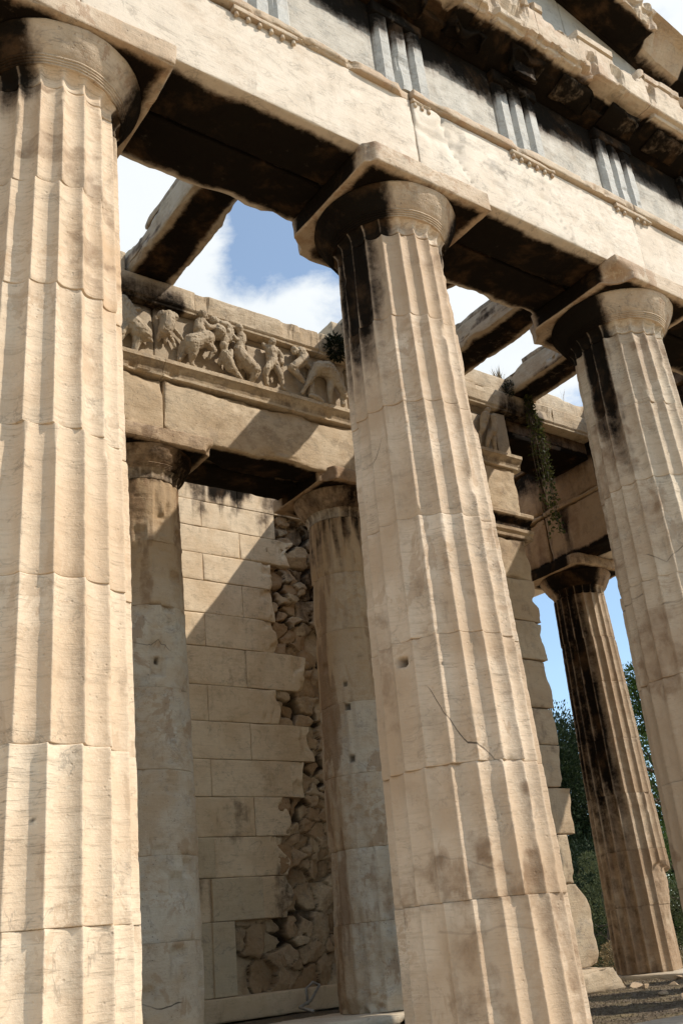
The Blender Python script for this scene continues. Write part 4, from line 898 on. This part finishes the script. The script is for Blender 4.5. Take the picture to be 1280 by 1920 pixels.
# repair slab set into the fourth course from the floor
part_block('repair_slab', 2.435, 3.19, YW-.055, YW-.006, 1.115, 1.63, M['wall_new'], bw, .05, .003, .001, 660, .1, base=WB)
part_block('repair_slab', 2.42, 2.74, YW-.055, YW-.006, .245, 1.108, M['wall_new'], bw, .05, .003, .001, 661, .1, base=WB)
part_block('base_course', -2.1, 4.7, YW-.10, YW+.3, -.04, .238, M['wall'], bw, .08, .012, .005, 662, .6, base=WB, tone=.4)
part_block('wall_core', -2.1, 4.72, YW+.305, YW+.62, -.04, 7.33, M['rubble'], bw, .5, .01, .004, 663, .3, base=WB, tone=.8)
def boulder(c, s, seed, n=12, boxy=3.2):
    t = np.linspace(-1, 1, n); V, F = lattice(t, t, t)
    d = V/np.linalg.norm(V, axis=1)[:, None]; k = (np.abs(d)**boxy).sum(1)**(-1/boxy); V = d*k[:, None]
    V = V*(1+.34*(fbm(V, 1.3, 4, seed)-.5)[:, None]+.10*(fbm(V, 5.0, 3, seed+1)-.5)[:, None])
    rs = np.random.default_rng(int(seed*7)+3)
    for _ in range(7):                                         # flat split faces
        nrm = rs.normal(size=3); nrm /= np.linalg.norm(nrm); h = rs.uniform(.48, .9); dd = V@nrm-h
        V = V-np.where(dd > 0, dd, 0)[:, None]*nrm*.96
    a = rs.normal(0, .22); R = np.array([[math.cos(a), 0, -math.sin(a)], [0, 1, 0], [math.sin(a), 0, math.cos(a)]])
    return (V*np.array(s))@R.T+np.array(c), F
# rubble fill: split stones of all sizes packed flush, with deep joints between them
def rubble_sheet():
    r = np.random.default_rng(99); seeds = []
    for k in range(14):
        x = 2.5
        while x < 4.9:
            big = r.random() < .45; wd_ = r.uniform(.24, .46) if big else r.uniform(.10, .2); n = (1 if big else r.integers(2, 4))+(1 if k == 0 else 0)
            for q in range(n): seeds.append((x+wd_/2+r.normal(0, .03), zW[k]+(zW[k+1]-zW[k])*(q+.5)/n+r.normal(0, .035), r.uniform(.75, 1.2)))
            x += wd_
    sd = np.array(seeds); m = len(sd)
    xs = np.arange(2.6, 4.745, .0115); zs = np.arange(.2, 7.06, .0125); X, Z = np.meshgrid(xs, zs, indexing='ij'); q = np.stack([X, 0*X, Z], -1)
    wx = X+.16*(fbm(q, 4, 5, 1)-.5)+.04*(fbm(q, 17, 3, 2)-.5); wz = Z+.12*(fbm(q, 4, 5, 3)-.5)+.04*(fbm(q, 17, 3, 4)-.5)
    b1 = np.full(X.shape, 9.0); b2 = b1.copy(); i1 = np.zeros(X.shape, int)
    for i, (sx, sz, w_) in enumerate(sd):
        d = (.55*np.maximum(np.abs(wx-sx), np.abs(wz-sz)*1.25)+.45*np.hypot(wx-sx, (wz-sz)*1.25))/w_; c1 = d < b1
        b2 = np.where(c1, b1, np.minimum(b2, d)); i1 = np.where(c1, i, i1); b1 = np.where(c1, d, b1)
    ed = b2-b1; tl = r.normal(0, .13, (m, 2)); of = r.normal(0, .026, m); of[r.random(m) < .12] += .10
    tl2 = r.normal(0, .35, (m, 2)); o2 = r.uniform(-.02, .05, m)
    dx, dz = X-sd[i1, 0], Z-sd[i1, 1]
    pa = of[i1]+tl[i1, 0]*dx+tl[i1, 1]*dz; pb = of[i1]+o2[i1]+tl2[i1, 0]*dx+tl2[i1, 1]*dz
    Y = np.maximum(pa, pb-.03)+.045*(fbm(q, 7, 5, 7, .6)-.5)+.014*(fbm(q, 30, 3, 8)-.5)
    gw = .006+.06*sst(.50, .66, fbm(q, 2.6, 4, 31)); gap = sst(gw, gw*.25, ed+.012*(fbm(q, 14, 3, 9)-.5)); Y = Y+gap*(.05+.10*sst(.4, .7, fbm(q, 2.6, 4, 31)))+.03*np.exp(-ed/.03)*sst(.5, .65, fbm(q, 4, 3, 6))
    Yf = YW+.055+np.clip(Y, -.05, .25); idx = np.arange(X.size).reshape(X.shape)
    V = np.stack([X, Yf, Z], -1).reshape(-1, 3); F = np.stack([idx[:-1, :-1], idx[1:, :-1], idx[1:, 1:], idx[:-1, 1:]], -1).reshape(-1, 4)
    tn = r.uniform(0, .75, m)[i1].ravel(); cu = r.uniform(-.45, .05, m)[i1].ravel()+(.42*sst(4.6, 6.0, Z)+.35*sst(4.1, 4.6, X)).ravel()
    mesh('rubble_fill', V-np.array(WB), F, M['rubble'], bw, True, {'tone': tn, 'crust_shade': cu+.5*gap.ravel()*sst(.3, .6, fbm(q, 2, 3, 3)).ravel(), 'crack': .75*gap.ravel()})
rubble_sheet()

# ------------------------------------------------------------------ flank entablature on the right
fl = thing('flank_entablature', (XR, 4, H), 'brown stone beam along the right flank, seen from inside', 'entablature')
FB = (XR, 4, H)
yj = [.48, SC, SC+S, SC+2*S, SC+3*S]
for k, (a, b) in enumerate(zip(yj[:-1], yj[1:])):
    part_block('flank_beam', XR-.45, XR-.01, a+.006, b-.006, H, 6.50, M['flank'], fl, .05, .014, .006, 760+k, .9, base=FB, tone=.2*k % .5,
               crust_shade=lambda P0: 1.1*sst(5.80, 5.74, P0[:, 2])+.55*np.exp(-((P0[:, 1]-4.62)/.10)**2)+.35*sst(.55, .65, fbm(P0*np.array([1, 2.4, .4]), 2.4, 4, 5)),
               stain=lambda P0: .55*sst(.5, .65, fbm(P0*np.array([1, 2.2, .3]), 2.6, 4, 15)))
    part_block('flank_outer_beam', XR+.0, XR+.47, a+.006, b-.006, H, 6.60, M['architrave'], fl, .2, .01, .004, 770+k, .5, base=FB)
    part_block('flank_fillet', XR-.475, XR-.01, a+.004, b-.004, 6.505, 6.585, M['flank'], fl, .05, .008, .004, 775+k, .8, base=FB)
by = [.48, 2.1, 3.5, 3.86, 4.98, 6.3, 8.0, 10]
for k, (a, b) in enumerate(zip(by[:-1], by[1:])):
    part_block('flank_backing_block', XR-.43+.03*(k % 2), XR+.3, a+.02+.02*(k == 3), b-.02, 6.59, 7.40, M['flank'], fl, .05, .03, .008, 780+k, 1.0, base=FB, tone=.15,
               crust_shade=lambda P0: .7*sst(6.9, 7.3, P0[:, 2])+.2)
part_block('flank_upper_course', XR-.46, XR+.4, .48, FY+.6, 7.605, 7.88, M['porch'], fl, .06, .012, .005, 790, .8, base=FB)
part_block('flank_crown_course', XR-.44, XR+.4, .48, 10, 7.405, 7.60, M['flank'], fl, .15, .012, .005, 791, .8, base=FB, crust_shade=lambda P0: .6+0*P0[:, 0])
part_block('flank_outer_frieze', XR+.31, XR+.45, .48, 10, 6.605, 7.36, M['frieze_grey'], fl, .3, .01, .004, 792, .5, base=FB)
part_block('flank_cornice', XR+.405, XR+.95, .48, 10, 7.37, 7.80, M['cornice'], fl, .2, .02, .01, 793, .9, base=FB)

# ------------------------------------------------------------------ ground, platform, floor
def simple_ground(name, base, dark, dry, scale, bump):
    m, t = newmat(name); g = G(t); tcn = g.n('ShaderNodeTexCoord'); Pn = tcn.outputs['Object']
    a = g.noise(Pn, scale, 8, .65); b_ = g.noise(Pn, scale*.12, 5, .6); d = g.noise(Pn, scale*6, 4, .7)
    c = g.mix(g.ramp(a, .35, .65), dark, base); c = g.mix(g.m('MULTIPLY', g.ramp(b_, .45, .65), .7), c, dry); c = g.mix(g.m('MULTIPLY', g.ramp(d, .56, .72), .6), c, tuple(x*1.7 for x in base))
    bs = g.n('ShaderNodeBsdfPrincipled'); g.l(c, bs.inputs['Base Color']); bs.inputs['Roughness'].default_value = .95; bs.inputs['Specular IOR Level'].default_value = .1
    bp = g.n('ShaderNodeBump'); bp.inputs['Strength'].default_value = bump; bp.inputs['Distance'].default_value = .03; g.l(g.m('ADD', a, g.m('MULTIPLY', d, .5)), bp.inputs['Height']); g.l(bp.outputs[0], bs.inputs['Normal'])
    o = g.n('ShaderNodeOutputMaterial'); g.l(bs.outputs[0], o.inputs[0]); return m
M['earth'] = simple_ground('earth', (.42, .32, .21), (.26, .19, .12), (.44, .34, .20), 9.0, .5)
M['gravel'] = simple_ground('gravel', (.28, .22, .155), (.10, .075, .05), (.30, .235, .13), 34.0, 1.0)
n_g = 60
gxx = np.concatenate([-np.geomspace(600, 12, 14), np.linspace(-11, 45, 50), np.geomspace(48, 600, 10)])
gyy = np.concatenate([-np.geomspace(600, 12, 14), np.linspace(-11, 50, 54), np.geomspace(54, 600, 10)])
Xg, Yg = np.meshgrid(gxx, gyy, indexing='ij'); Zg = -1.08+.12*(fbm(np.stack([Xg, Yg, 0*Xg], -1), .35, 4, 3)-.5)
dd = np.hypot(np.maximum(Xg-9, 0), np.maximum(Yg-8, 0)); Zg += .35*sst(4, 20, dd)*fbm(np.stack([Xg, Yg, 0*Xg], -1), .12, 3, 5)
idx = np.arange(Xg.size).reshape(Xg.shape)
tag(mesh('ground', np.stack([Xg, Yg, Zg], -1).reshape(-1, 3), np.stack([idx[:-1, :-1], idx[1:, :-1], idx[1:, 1:], idx[:-1, 1:]], -1).reshape(-1, 4), M['earth']), 'dry earth around the temple', kind='structure')
def struct_box(name, x0, x1, y0, y1, z0, z1, mat, seed, step=.25, wear=.02, label=None, amp=.004):
    V, F, P0 = rough(x0, x1, y0, y1, z0, z1, step, wear, amp, seed, .8)
    return tag(mesh(name, V, F, mat), label, kind='structure')
X0, X1, Y1 = -S-SC-.58, XR+.57, 22.0
struct_box('stylobate', X0, X1, -.58, .62, -.34, 0.0, M['pavement'], 801, .12, .02, 'marble platform edge under the front columns')
struct_box('stylobate', XR-.62, X1, .624, Y1, -.34, 0.0, M['pavement'], 802, .14, .02, 'marble platform edge under the flank columns')
struct_box('steps', X0-.36, X1+.36, -.94, Y1, -.70, -.345, M['pavement'], 803, .4, .02, 'upper temple step')
struct_box('steps', X0-.72, X1+.72, -1.30, Y1, -1.12, -.705, M['pavement'], 804, .4, .02, 'lower temple step')
nx_, ny_ = 200, 190
xs = np.linspace(X0+.1, XR-.615, nx_); ys = np.linspace(.615, Y1, ny_)
ys = np.concatenate([np.linspace(.615, 6.5, 150), np.linspace(6.6, Y1, 30)])
Xg, Yg = np.meshgrid(xs, ys, indexing='ij'); q = np.stack([Xg, Yg, 0*Xg], -1)
Zg = -.055+.05*(fbm(q, 1.1, 4, 3)-.5)+.035*(fbm(q, 7, 4, 4)-.5)
idx = np.arange(Xg.size).reshape(Xg.shape)
tag(mesh('ambulatory_floor', np.stack([Xg, Yg, Zg], -1).reshape(-1, 3), np.stack([idx[:-1, :-1], idx[1:, :-1], idx[1:, 1:], idx[:-1, 1:]], -1).reshape(-1, 4), M['gravel']), 'gravel and earth floor between the columns', kind='structure')
struct_box('porch_step', -2.1, 1.30, P-.66, P+.62, -.05, .03, M['pavement'], 806, .06, .02, 'marble sill under the left porch column')
struct_box('porch_step', 1.304, 3.4, P-.66, P+.62, -.05, .06, M['pavement'], 807, .06, .025, 'marble sill under the right porch column', .008)
struct_box('porch_step', 3.404, 4.60, P-.64, P+.62, -.05, .05, M['pavement'], 808, .06, .025, 'marble sill beside the anta pier', .008)

# gravel, grass litter: uncountable
def scatter_tri(n, fx, fy, zf, size, flat, seed):
    r = np.random.default_rng(seed); x = r.uniform(*fx, n); y = r.uniform(*fy, n); s = r.uniform(.4, 1, n)[:, None]*size
    c = np.stack([x, y, zf(x, y)], 1); base = np.array([[1, 0, -.2], [-.5, .87, -.2], [-.5, -.87, -.2], [0, 0, .8]])
    a = r.uniform(0, 6.28, n); R = np.stack([np.stack([np.cos(a), -np.sin(a), 0*a], 1), np.stack([np.sin(a), np.cos(a), 0*a], 1), np.stack([0*a, 0*a, 0*a+flat], 1)], 1)
    V = (np.einsum('nij,kj->nki', R, base)*s[:, None]*(1+.5*r.normal(0, .4, (n, 4, 1)))+c[:, None]).reshape(-1, 3)
    o = (np.arange(n)*4)[:, None]; F = np.concatenate([o+np.array([[0, 1, 3]]), o+np.array([[1, 2, 3]]), o+np.array([[2, 0, 3]])])
    return V, F
V, F = scatter_tri(26000, (.5, XR-.65), (.66, 6.5), lambda x, y: -.052+.05*(fbm(np.stack([x, y, 0*x], -1), 1.1, 4, 3)-.5)+.035*(fbm(np.stack([x, y, 0*x], -1), 7, 4, 4)-.5), .016, .7, 5)
tag(mesh('gravel', V, F, M['gravel'], None, False), 'loose gravel on the ambulatory floor', kind='stuff')
def leafmat(name, a, b, trans=.25):
    m, t = newmat(name); g = G(t); oi = g.n('ShaderNodeNewGeometry')
    c = g.mix(oi.outputs['Random Per Island'], a, b)
    d = g.n('ShaderNodeBsdfPrincipled'); g.l(c, d.inputs['Base Color']); d.inputs['Roughness'].default_value = .55; d.inputs['Specular IOR Level'].default_value = .12
    tr = g.n('ShaderNodeBsdfTranslucent'); g.l(c, tr.inputs[0]); mxs = g.n('ShaderNodeMixShader'); mxs.inputs[0].default_value = trans
    g.l(d.outputs[0], mxs.inputs[1]); g.l(tr.outputs[0], mxs.inputs[2]); o = g.n('ShaderNodeOutputMaterial'); g.l(mxs.outputs[0], o.inputs[0]); return m
M['leaf_dark'] = leafmat('leaf_dark', (.008, .017, .007), (.030, .045, .016), .10)
M['leaf_mid'] = leafmat('leaf_mid', (.028, .056, .012), (.080, .125, .024))
M['leaf_olive'] = leafmat('leaf_olive', (.050, .065, .028), (.12, .13, .055))
M['leaf_caper'] = leafmat('leaf_caper', (.022, .034, .010), (.105, .11, .030))
M['leaf_dry'] = leafmat('leaf_dry', (.14, .095, .045), (.30, .22, .11), .2)
M['leaf_black'] = leafmat('leaf_black', (.008, .012, .006), (.022, .03, .012), .05)
def barkm():
    m, t = newmat('bark'); g = G(t); tcn = g.n('ShaderNodeTexCoord'); n = g.noise(g.mapping(tcn.outputs['Object'], (6, 6, 1.2)), 3.0, 6, .65)
    c = g.mix(g.ramp(n, .35, .65), (.05, .036, .025), (.15, .11, .08)); b = g.n('ShaderNodeBsdfPrincipled'); g.l(c, b.inputs['Base Color']); b.inputs['Roughness'].default_value = .9
    bp = g.n('ShaderNodeBump'); bp.inputs['Distance'].default_value = .04; g.l(n, bp.inputs['Height']); g.l(bp.outputs[0], b.inputs['Normal']); o = g.n('ShaderNodeOutputMaterial'); g.l(b.outputs[0], o.inputs[0]); return m
M['bark'] = barkm()

def leaves(centres, dirs, size, seed, aspect=.45, jit=.35, droop=0.0):
    """one bent leaf (two triangles per half -> a folded quad) at each centre"""
    r = np.random.default_rng(seed); n = len(centres)
    d = dirs+r.normal(0, jit, (n, 3)); d[:, 2] -= droop; d /= np.linalg.norm(d, axis=1)[:, None]+1e-9
    h = r.normal(size=(n, 3)); u = np.cross(d, h); u /= np.linalg.norm(u, axis=1)[:, None]+1e-9; nn = np.cross(d, u)
    s = (size*r.uniform(.55, 1.25, n))[:, None]
    A = centres; B = centres+d*s; Lf = centres+d*s*.5+u*s*aspect*.5+nn*s*.08; Rt = centres+d*s*.5-u*s*aspect*.5+nn*s*.08
    V = np.stack([A, Rt, B, Lf], 1).reshape(-1, 3); return V, np.arange(n*4).reshape(-1, 4)
def tube(pts, radii, n=8):
    pts = np.asarray(pts, float); V = []; 
    for i, p in enumerate(pts):
        t = pts[min(i+1, len(pts)-1)]-pts[max(i-1, 0)]; t /= np.linalg.norm(t)+1e-9; h = np.array([1., 0, 0]) if abs(t[0]) < .8 else np.array([0, 1., 0])
        u = np.cross(t, h); u /= np.linalg.norm(u); v = np.cross(t, u); a = np.linspace(0, 2*math.pi, n, endpoint=False)
        V.append(p+radii[i]*(np.cos(a)[:, None]*u+np.sin(a)[:, None]*v))
    V = np.concatenate(V); idx = np.arange(len(pts)*n).reshape(len(pts), n); nx = np.roll(idx, -1, 1)
    return V, [np.stack([idx[:-1], nx[:-1], nx[1:], idx[1:]], -1).reshape(-1, 4), idx[0][None, ::-1], idx[-1][None]]

def tree(name, cat, label, base, h, rad, mat, seed, kind='broad', nclump=60, nleaf=260, leaf=.11, group=None, trunk=.25, low=.25):
    t = thing(name, base, label, cat, group); r = np.random.default_rng(seed)
    lean = r.normal(0, .02*h, 2)
    mb = MB(); tp = [(0, 0, -.25)]+[(lean[0]*k+r.normal(0, .03)*h*.1, lean[1]*k+r.normal(0, .03)*h*.1, h*k*.86) for k in np.linspace(.08, 1, 8)]
    V, F = tube(tp, [trunk*1.25]+list(trunk*(1-np.linspace(.05, .93, 8)))); mb.add(V, F)
    cs = []
    for k in range(nclump):
        f = r.uniform(low, 1.0)
        if kind == 'cypress': rr = rad*(1-abs(f-.35)/.75)**.8*r.uniform(.35, 1.0); cr = rad*.42
        elif kind == 'pine': rr = rad*(math.sin(min(1, (f-low)/(1-low)*.95+.18)*math.pi))**.7*r.uniform(.25, 1.05); cr = rad*.26
        else: rr = rad*(max(.05, 1-((f-.62)/.46)**2))**.5*r.uniform(.3, 1.0); cr = rad*.33
        a = r.uniform(0, 6.28); c = np.array([math.cos(a)*rr+lean[0]*f, math.sin(a)*rr+lean[1]*f, h*f]); cs.append((c, cr*r.uniform(.6, 1.2)))
        if k % 3 == 0 and kind != 'cypress':
            st = np.array(tp[2+int(max(0, min(6, (f-.12)*7)))]); mid = (st+c)/2+r.normal(0, .1, 3)
            V, F = tube([st, mid, c], [trunk*.35, trunk*.22, trunk*.07], 6); mb.add(V, F)
    mb.build('trunk', M['bark'], t)
    C, D = [], []
    for c, cr in cs:
        n = int(nleaf*r.uniform(.6, 1.3)); d = r.normal(size=(n, 3)); d /= np.linalg.norm(d, axis=1)[:, None]
        q = r.uniform(.25, 1, n)**.5; sq = np.array([1, 1, .75 if kind != 'cypress' else 1.6])
        C.append(c+d*(q*cr)[:, None]*sq); D.append(d+np.array([0, 0, .5 if kind == 'cypress' else .1]))
    V, F = leaves(np.concatenate(C), np.concatenate(D), leaf, seed+1, .42)
    mesh('crown', V, F, mat, t, False)
    return t
GT = 'trees behind the temple'
tree('conifer', 'tree', 'tall dark conifer filling the gap between pier and dark flank column', (20.6, 17.5, -1.0), 7.0, 1.7, M['leaf_dark'], 901, 'cypress', 85, 420, .13, GT, .24, .06)
tree('conifer', 'tree', 'dark conifer standing behind the soot-stained flank column', (24.4, 20.4, -1.0), 8.6, 1.9, M['leaf_dark'], 903, 'cypress', 80, 380, .14, GT, .26, .05)
tree('pine_tree', 'tree', 'airy green pine between the flank column and the right-hand column', (23.8, 16.0, -1.0), 9.3, 2.4, M['leaf_mid'], 905, 'pine', 62, 330, .12, GT, .22, .38)
tree('pine_tree', 'tree', 'dark pine low behind the right-hand column', (28.0, 18.4, -1.0), 7.0, 2.6, M['leaf_dark'], 907, 'pine', 70, 320, .14, GT, .22, .2)
GBs = 'bushes behind the temple'
def bush(label, base, h, rad, mat, seed, n=26, nl=260, leaf=.09): return tree('bush', 'bush', label, base, h, rad, mat, seed, 'broad', n, nl, leaf, GBs, .05, .18)
bush('olive-green bush poking out beside the dark flank column', (15.9, 12.9, -1.0), 3.1, 1.05, M['leaf_olive'], 911, 34, 300, .075)
bush('bright green bush right of the dark flank column', (20.5, 13.6, -1.0), 4.0, 1.2, M['leaf_mid'], 913, 30, 280, .08)
bush('dull green bush low beside the broken foot of the flank column', (17.6, 11.6, -1.0), 2.6, 1.2, M['leaf_olive'], 915, 34, 300, .07)
bush('dark bush in the deep shade behind the pier', (17.6, 15.4, -1.0), 3.6, 1.7, M['leaf_dark'], 917, 40, 300, .10)
bush('dark bush at the right behind the flank column', (21.5, 12.2, -1.0), 2.4, 1.4, M['leaf_dark'], 919, 40, 280, .09)
bush('dry brown shrub behind the marble platform edge', (12.6, 9.9, -1.0), 1.15, .85, M['leaf_dry'], 921, 34, 300, .06)
bush('dry brown shrub right of the other one', (13.6, 9.3, -1.0), .9, .7, M['leaf_dry'], 923, 26, 260, .06)
bush('broad dark bush far behind the pier', (24.5, 22.5, -1.0), 4.2, 2.6, M['leaf_dark'], 925, 44, 300, .13)
bush('broad dark bush far right behind the flank column', (27.5, 20.2, -1.0), 3.8, 2.6, M['leaf_dark'], 927, 44, 300, .13)

# plants rooted in the masonry
def hang(label, base, length, seed, mat, n_stem=16, spread=.22, leaf=.04, dens=70):
    t = thing('hanging_plant', base, label, 'plant'); r = np.random.default_rng(seed); mb = MB(); C, D = [], []
    for k in range(n_stem):
        L = length*r.uniform(.35, 1); a = r.uniform(0, 6.28); o = np.array([math.cos(a)*spread*r.uniform(.2, 1), -abs(math.sin(a))*spread*.8, 0])
        pts = [np.zeros(3)]
        for s in np.linspace(.08, 1, 9): pts.append(o*min(1, s*2.2)*(1-.25*s)+np.array([r.normal(0, .012), r.normal(0, .012), .05*math.sin(min(1, s*5)*3.14)-L*s**1.15]))
        V, F = tube(pts, list(np.linspace(.006, .002, len(pts))), 5); mb.add(V, F)
        P_ = np.array(pts); m = int(dens*L/length)+10; u = r.uniform(0, len(pts)-1.001, m); i = u.astype(int); c = P_[i]+(P_[i+1]-P_[i])*(u-i)[:, None]+r.normal(0, .022, (m, 3)); C.append(c); D.append(r.normal(0, 1, (m, 3))+np.array([0, -.5, -.4]))
    mb.build('stem', M['bark'], t); V, F = leaves(np.concatenate(C), np.concatenate(D), leaf, seed+1, .75); mesh('foliage', V, F, mat, t, False); return t
hang('long trailing caper plant hanging from the cornice beside the pier', (5.70, FY-.13, 7.60), 2.25, 931, M['leaf_caper'], 15, .17, .048, 105)
def tuft(name, label, cat, base, n, h, mat, seed, sp=.05, wd=.006):
    r = np.random.default_rng(seed); V, F = [], []
    for k in range(n):
        a = r.uniform(0, 6.28); o = np.array([math.cos(a), math.sin(a), 0])*r.uniform(0, sp); d = o/sp*.5+r.normal(0, .2, 3); L = h*r.uniform(.4, 1)
        p = [o, o+d*L*.3+np.array([0, 0, L*.5]), o+d*L*.8+np.array([0, 0, L*.9])]; s = np.array([-math.sin(a), math.cos(a), 0])*wd
        i = len(V); V += [p[0]-s, p[0]+s, p[1]+s*.7, p[1]-s*.7, p[2]]; F.append([i, i+1, i+2, i+3]); F.append([i+3, i+2, i+4, i+4])
    Q = np.array([f for f in F if f[2] != f[3]]); T = np.array([f[:3] for f in F if f[2] == f[3]])
    o = mesh(name, np.array(V), [Q, T], mat, None, False, None, base); return tag(o, label, cat)
tuft('grass_tuft', 'dry grass tuft growing on the ledge at the foot of the ceiling beam', 'grass', (5.36, FY+.02, 7.87), 60, .28, M['leaf_dry'], 941, .07)
tuft('weed_stalk', 'thin lone weed stalk standing on the ledge near the corner', 'weed', (6.75, FY+.05, 7.88), 5, .42, M['leaf_dry'], 943, .02, .004)
def clump(label, base, rad, mat, seed, n, leaf, sq=(1, 1, 1)):
    r = np.random.default_rng(seed); d = r.normal(size=(n, 3)); d /= np.linalg.norm(d, axis=1)[:, None]
    c = d*(rad*r.uniform(.1, 1, n)**.5*(.7+.6*fbm(d, 2.0, 3, seed)))[:, None]*np.array(sq)
    V, F = leaves(c, d, leaf, seed+1, .35); t = thing('small_bush', base, label, 'plant')
    mb = MB(); 
    for k in range(7):
        V2, F2 = tube([(0, .08, -.02), d[k]*rad*.5, d[k]*rad*.9], [.008, .005, .002], 5); mb.add(V2, F2)
    mb.build('stem', M['bark'], t); mesh('foliage', V, F, mat, t, False)
clump('dark round caper bush on the frieze top beside the middle column', (2.33, FY-.13, 7.42), .145, M['leaf_black'], 951, 1500, .045, (1, .8, 1.25))
clump('small dark weed in the corner under the ledge of the ceiling beam', (5.37, FY-.12, 7.66), .09, M['leaf_black'], 953, 380, .04, (.9, .8, 1.4))

# loose stones on the floor
def loose(x, y, s, seed, label):
    V, F = boulder((0, 0, s[2]*.55), s, seed, 9, 2.8); o = mesh('loose_stone', V*.75, F, M['anta'], None, True, {'tone': np.full(len(V), .5)}, (x, y, -.055)); tag(o, label, 'stone', 'loose stones on the floor')
for i, (x, y, s) in enumerate([(5.75, 3.3, (.09, .07, .04)), (5.2, 2.7, (.11, .08, .035)), (4.6, 2.55, (.07, .06, .03)), (6.1, 3.0, (.06, .05, .03)), (5.6, 3.72, (.13, .09, .05)), (5.45, 3.45, (.08, .07, .045)), (6.6, 3.7, (.06, .06, .03)), (4.2, 2.0, (.10, .07, .03)), (3.9, 1.75, (.07, .05, .025)), (6.75, 4.0, (.10, .07, .035))]):
    loose(x, y, s, 960+i, ['pale flat stone in the gravel, ahead of the pier foot', 'broad flat stone half sunk in the gravel', 'small pale stone between the shadow bands', 'small stone in the gravel toward the flank column', 'largest broken stone lying against the pier foot', 'rounded stone close to the pier foot', 'small stone near the marble edge under the flank column', 'flat stone close to the middle column', 'small stone nearest to the middle column', 'stone beside the marble edge under the flank column'][i])

# small metal and plastic things on the porch floor
def plain(name, col, rough_=.5, metal=0.0):
    m, t = newmat(name); g = G(t); tcn = g.n('ShaderNodeTexCoord'); n = g.noise(tcn.outputs['Object'], 30, 5, .6)
    b = g.n('ShaderNodeBsdfPrincipled'); g.l(g.mix(g.ramp(n, .4, .7), col, tuple(x*.7 for x in col)), b.inputs['Base Color']); b.inputs['Roughness'].default_value = rough_; b.inputs['Metallic'].default_value = metal
    o = g.n('ShaderNodeOutputMaterial'); g.l(b.outputs[0], o.inputs[0]); return m
M['conduit'] = plain('conduit', (.34, .31, .27), .45, .2); M['white_pipe'] = plain('white_pipe', (.72, .70, .66), .4)
V, F = tube([(3.05, 6.35, .02), (3.02, 6.50, .05), (3.12, 6.75, .06), (3.55, 7.15, .10), (3.80, 7.30, .26), (3.72, 7.34, .30), (3.62, 7.34, .24), (3.60, 7.30, .05)], [.018]*8, 8)
tag(mesh('bent_cable', V, F, M['conduit'], None, True), 'bent grey cable lying on the porch floor in front of the back wall', 'cable')
lamp = thing('barrier_post', (2.10, 3.42, -.05), 'white hooked pipe of a low barrier by the foot of the brown porch column', 'barrier')
V, F = tube([(0, 0, 0), (0, 0, .05), (.02, 0, .085), (.07, -.01, .10), (.13, -.02, .085), (.15, -.02, .06)], [.022]*6, 10); mesh('hook', V, F, M['white_pipe'], lamp)
V, F = tube([(.14, .06, .075), (.55, -.05, .075)], [.014]*2, 8); mesh('rail', V, F, M['white_pipe'], lamp)

# person sitting on the step beyond the flank column (only a sliver of back and arm is in the picture)
M['skin'] = plain('skin', (.50, .29, .20), .5); M['shirt'] = plain('shirt', (.46, .48, .52), .8); M['trousers'] = plain('trousers', (.02, .02, .025), .8); M['hair'] = plain('hair', (.03, .02, .015), .5)
px, py, pz = 8.70, 4.72, -.34
per = thing('person', (px, py, pz), 'person in grey shirt sitting on the temple step at the right edge', 'person'); PBs = (px, py, pz)
def B(*pts): return [((px+a[0], py+a[1], pz+a[2]), a[3], (px+b[0], py+b[1], pz+b[2]), b[3]) for a, b in zip(pts[:-1], pts[1:])]
body = B((0, 0, .12, .13), (.0, 0, .32, .135), (-.0, 0, .50, .15), (0, 0, .56, .08), (.02, 0, .66, .055), (.03, 0, .74, .085), (.04, 0, .81, .095))
for s in (-1, 1):
    body += B((0, s*.10, .10, .095), (.42, s*.14, .16, .075), (.46, s*.15, -.28, .05)); body += B((.46, s*.15, -.31, .04), (.62, s*.17, -.33, .032))
    body += B((0, s*.17, .52, .06), (-.14, s*.24, .28, .045), (.12, s*.22, .16, .036), (.22, s*.20, .17, .032))
    for k in range(4): body += B((.24, s*.20+.018*(k-1.5), .175, .011), (.285, s*.20+.022*(k-1.5), .165, .010), (.31-.008*abs(k-1.5), s*.20+.022*(k-1.5), .145, .009))
    body += B((.23, s*.20-s*.035, .17, .012), (.27, s*.20-s*.06, .155, .011))
body += B((.13, 0, .75, .018), (.145, 0, .73, .014))
fuse('body', body, M['skin'], per, PBs, .012, 3)
sh = B((0, 0, .14, .155), (0, 0, .32, .16), (0, 0, .50, .172), (0, 0, .545, .10))
for s in (-1, 1): sh += B((0, s*.17, .52, .078), (-.09, s*.22, .36, .066))
fuse('shirt', sh, M['shirt'], per, PBs, .014, 4)
tr = B((0, 0, .09, .15), (0, 0, .12, .15))
for s in (-1, 1): tr += B((0, s*.10, .10, .115), (.42, s*.14, .16, .095), (.46, s*.15, -.20, .07))
fuse('trousers', tr, M['trousers'], per, PBs, .014, 4)
fuse('hair', B((.02, 0, .80, .10), (.01, 0, .84, .102))+B((-.03, 0, .76, .085), (0, 0, .82, .1)), M['hair'], per, PBs, .014, 3)
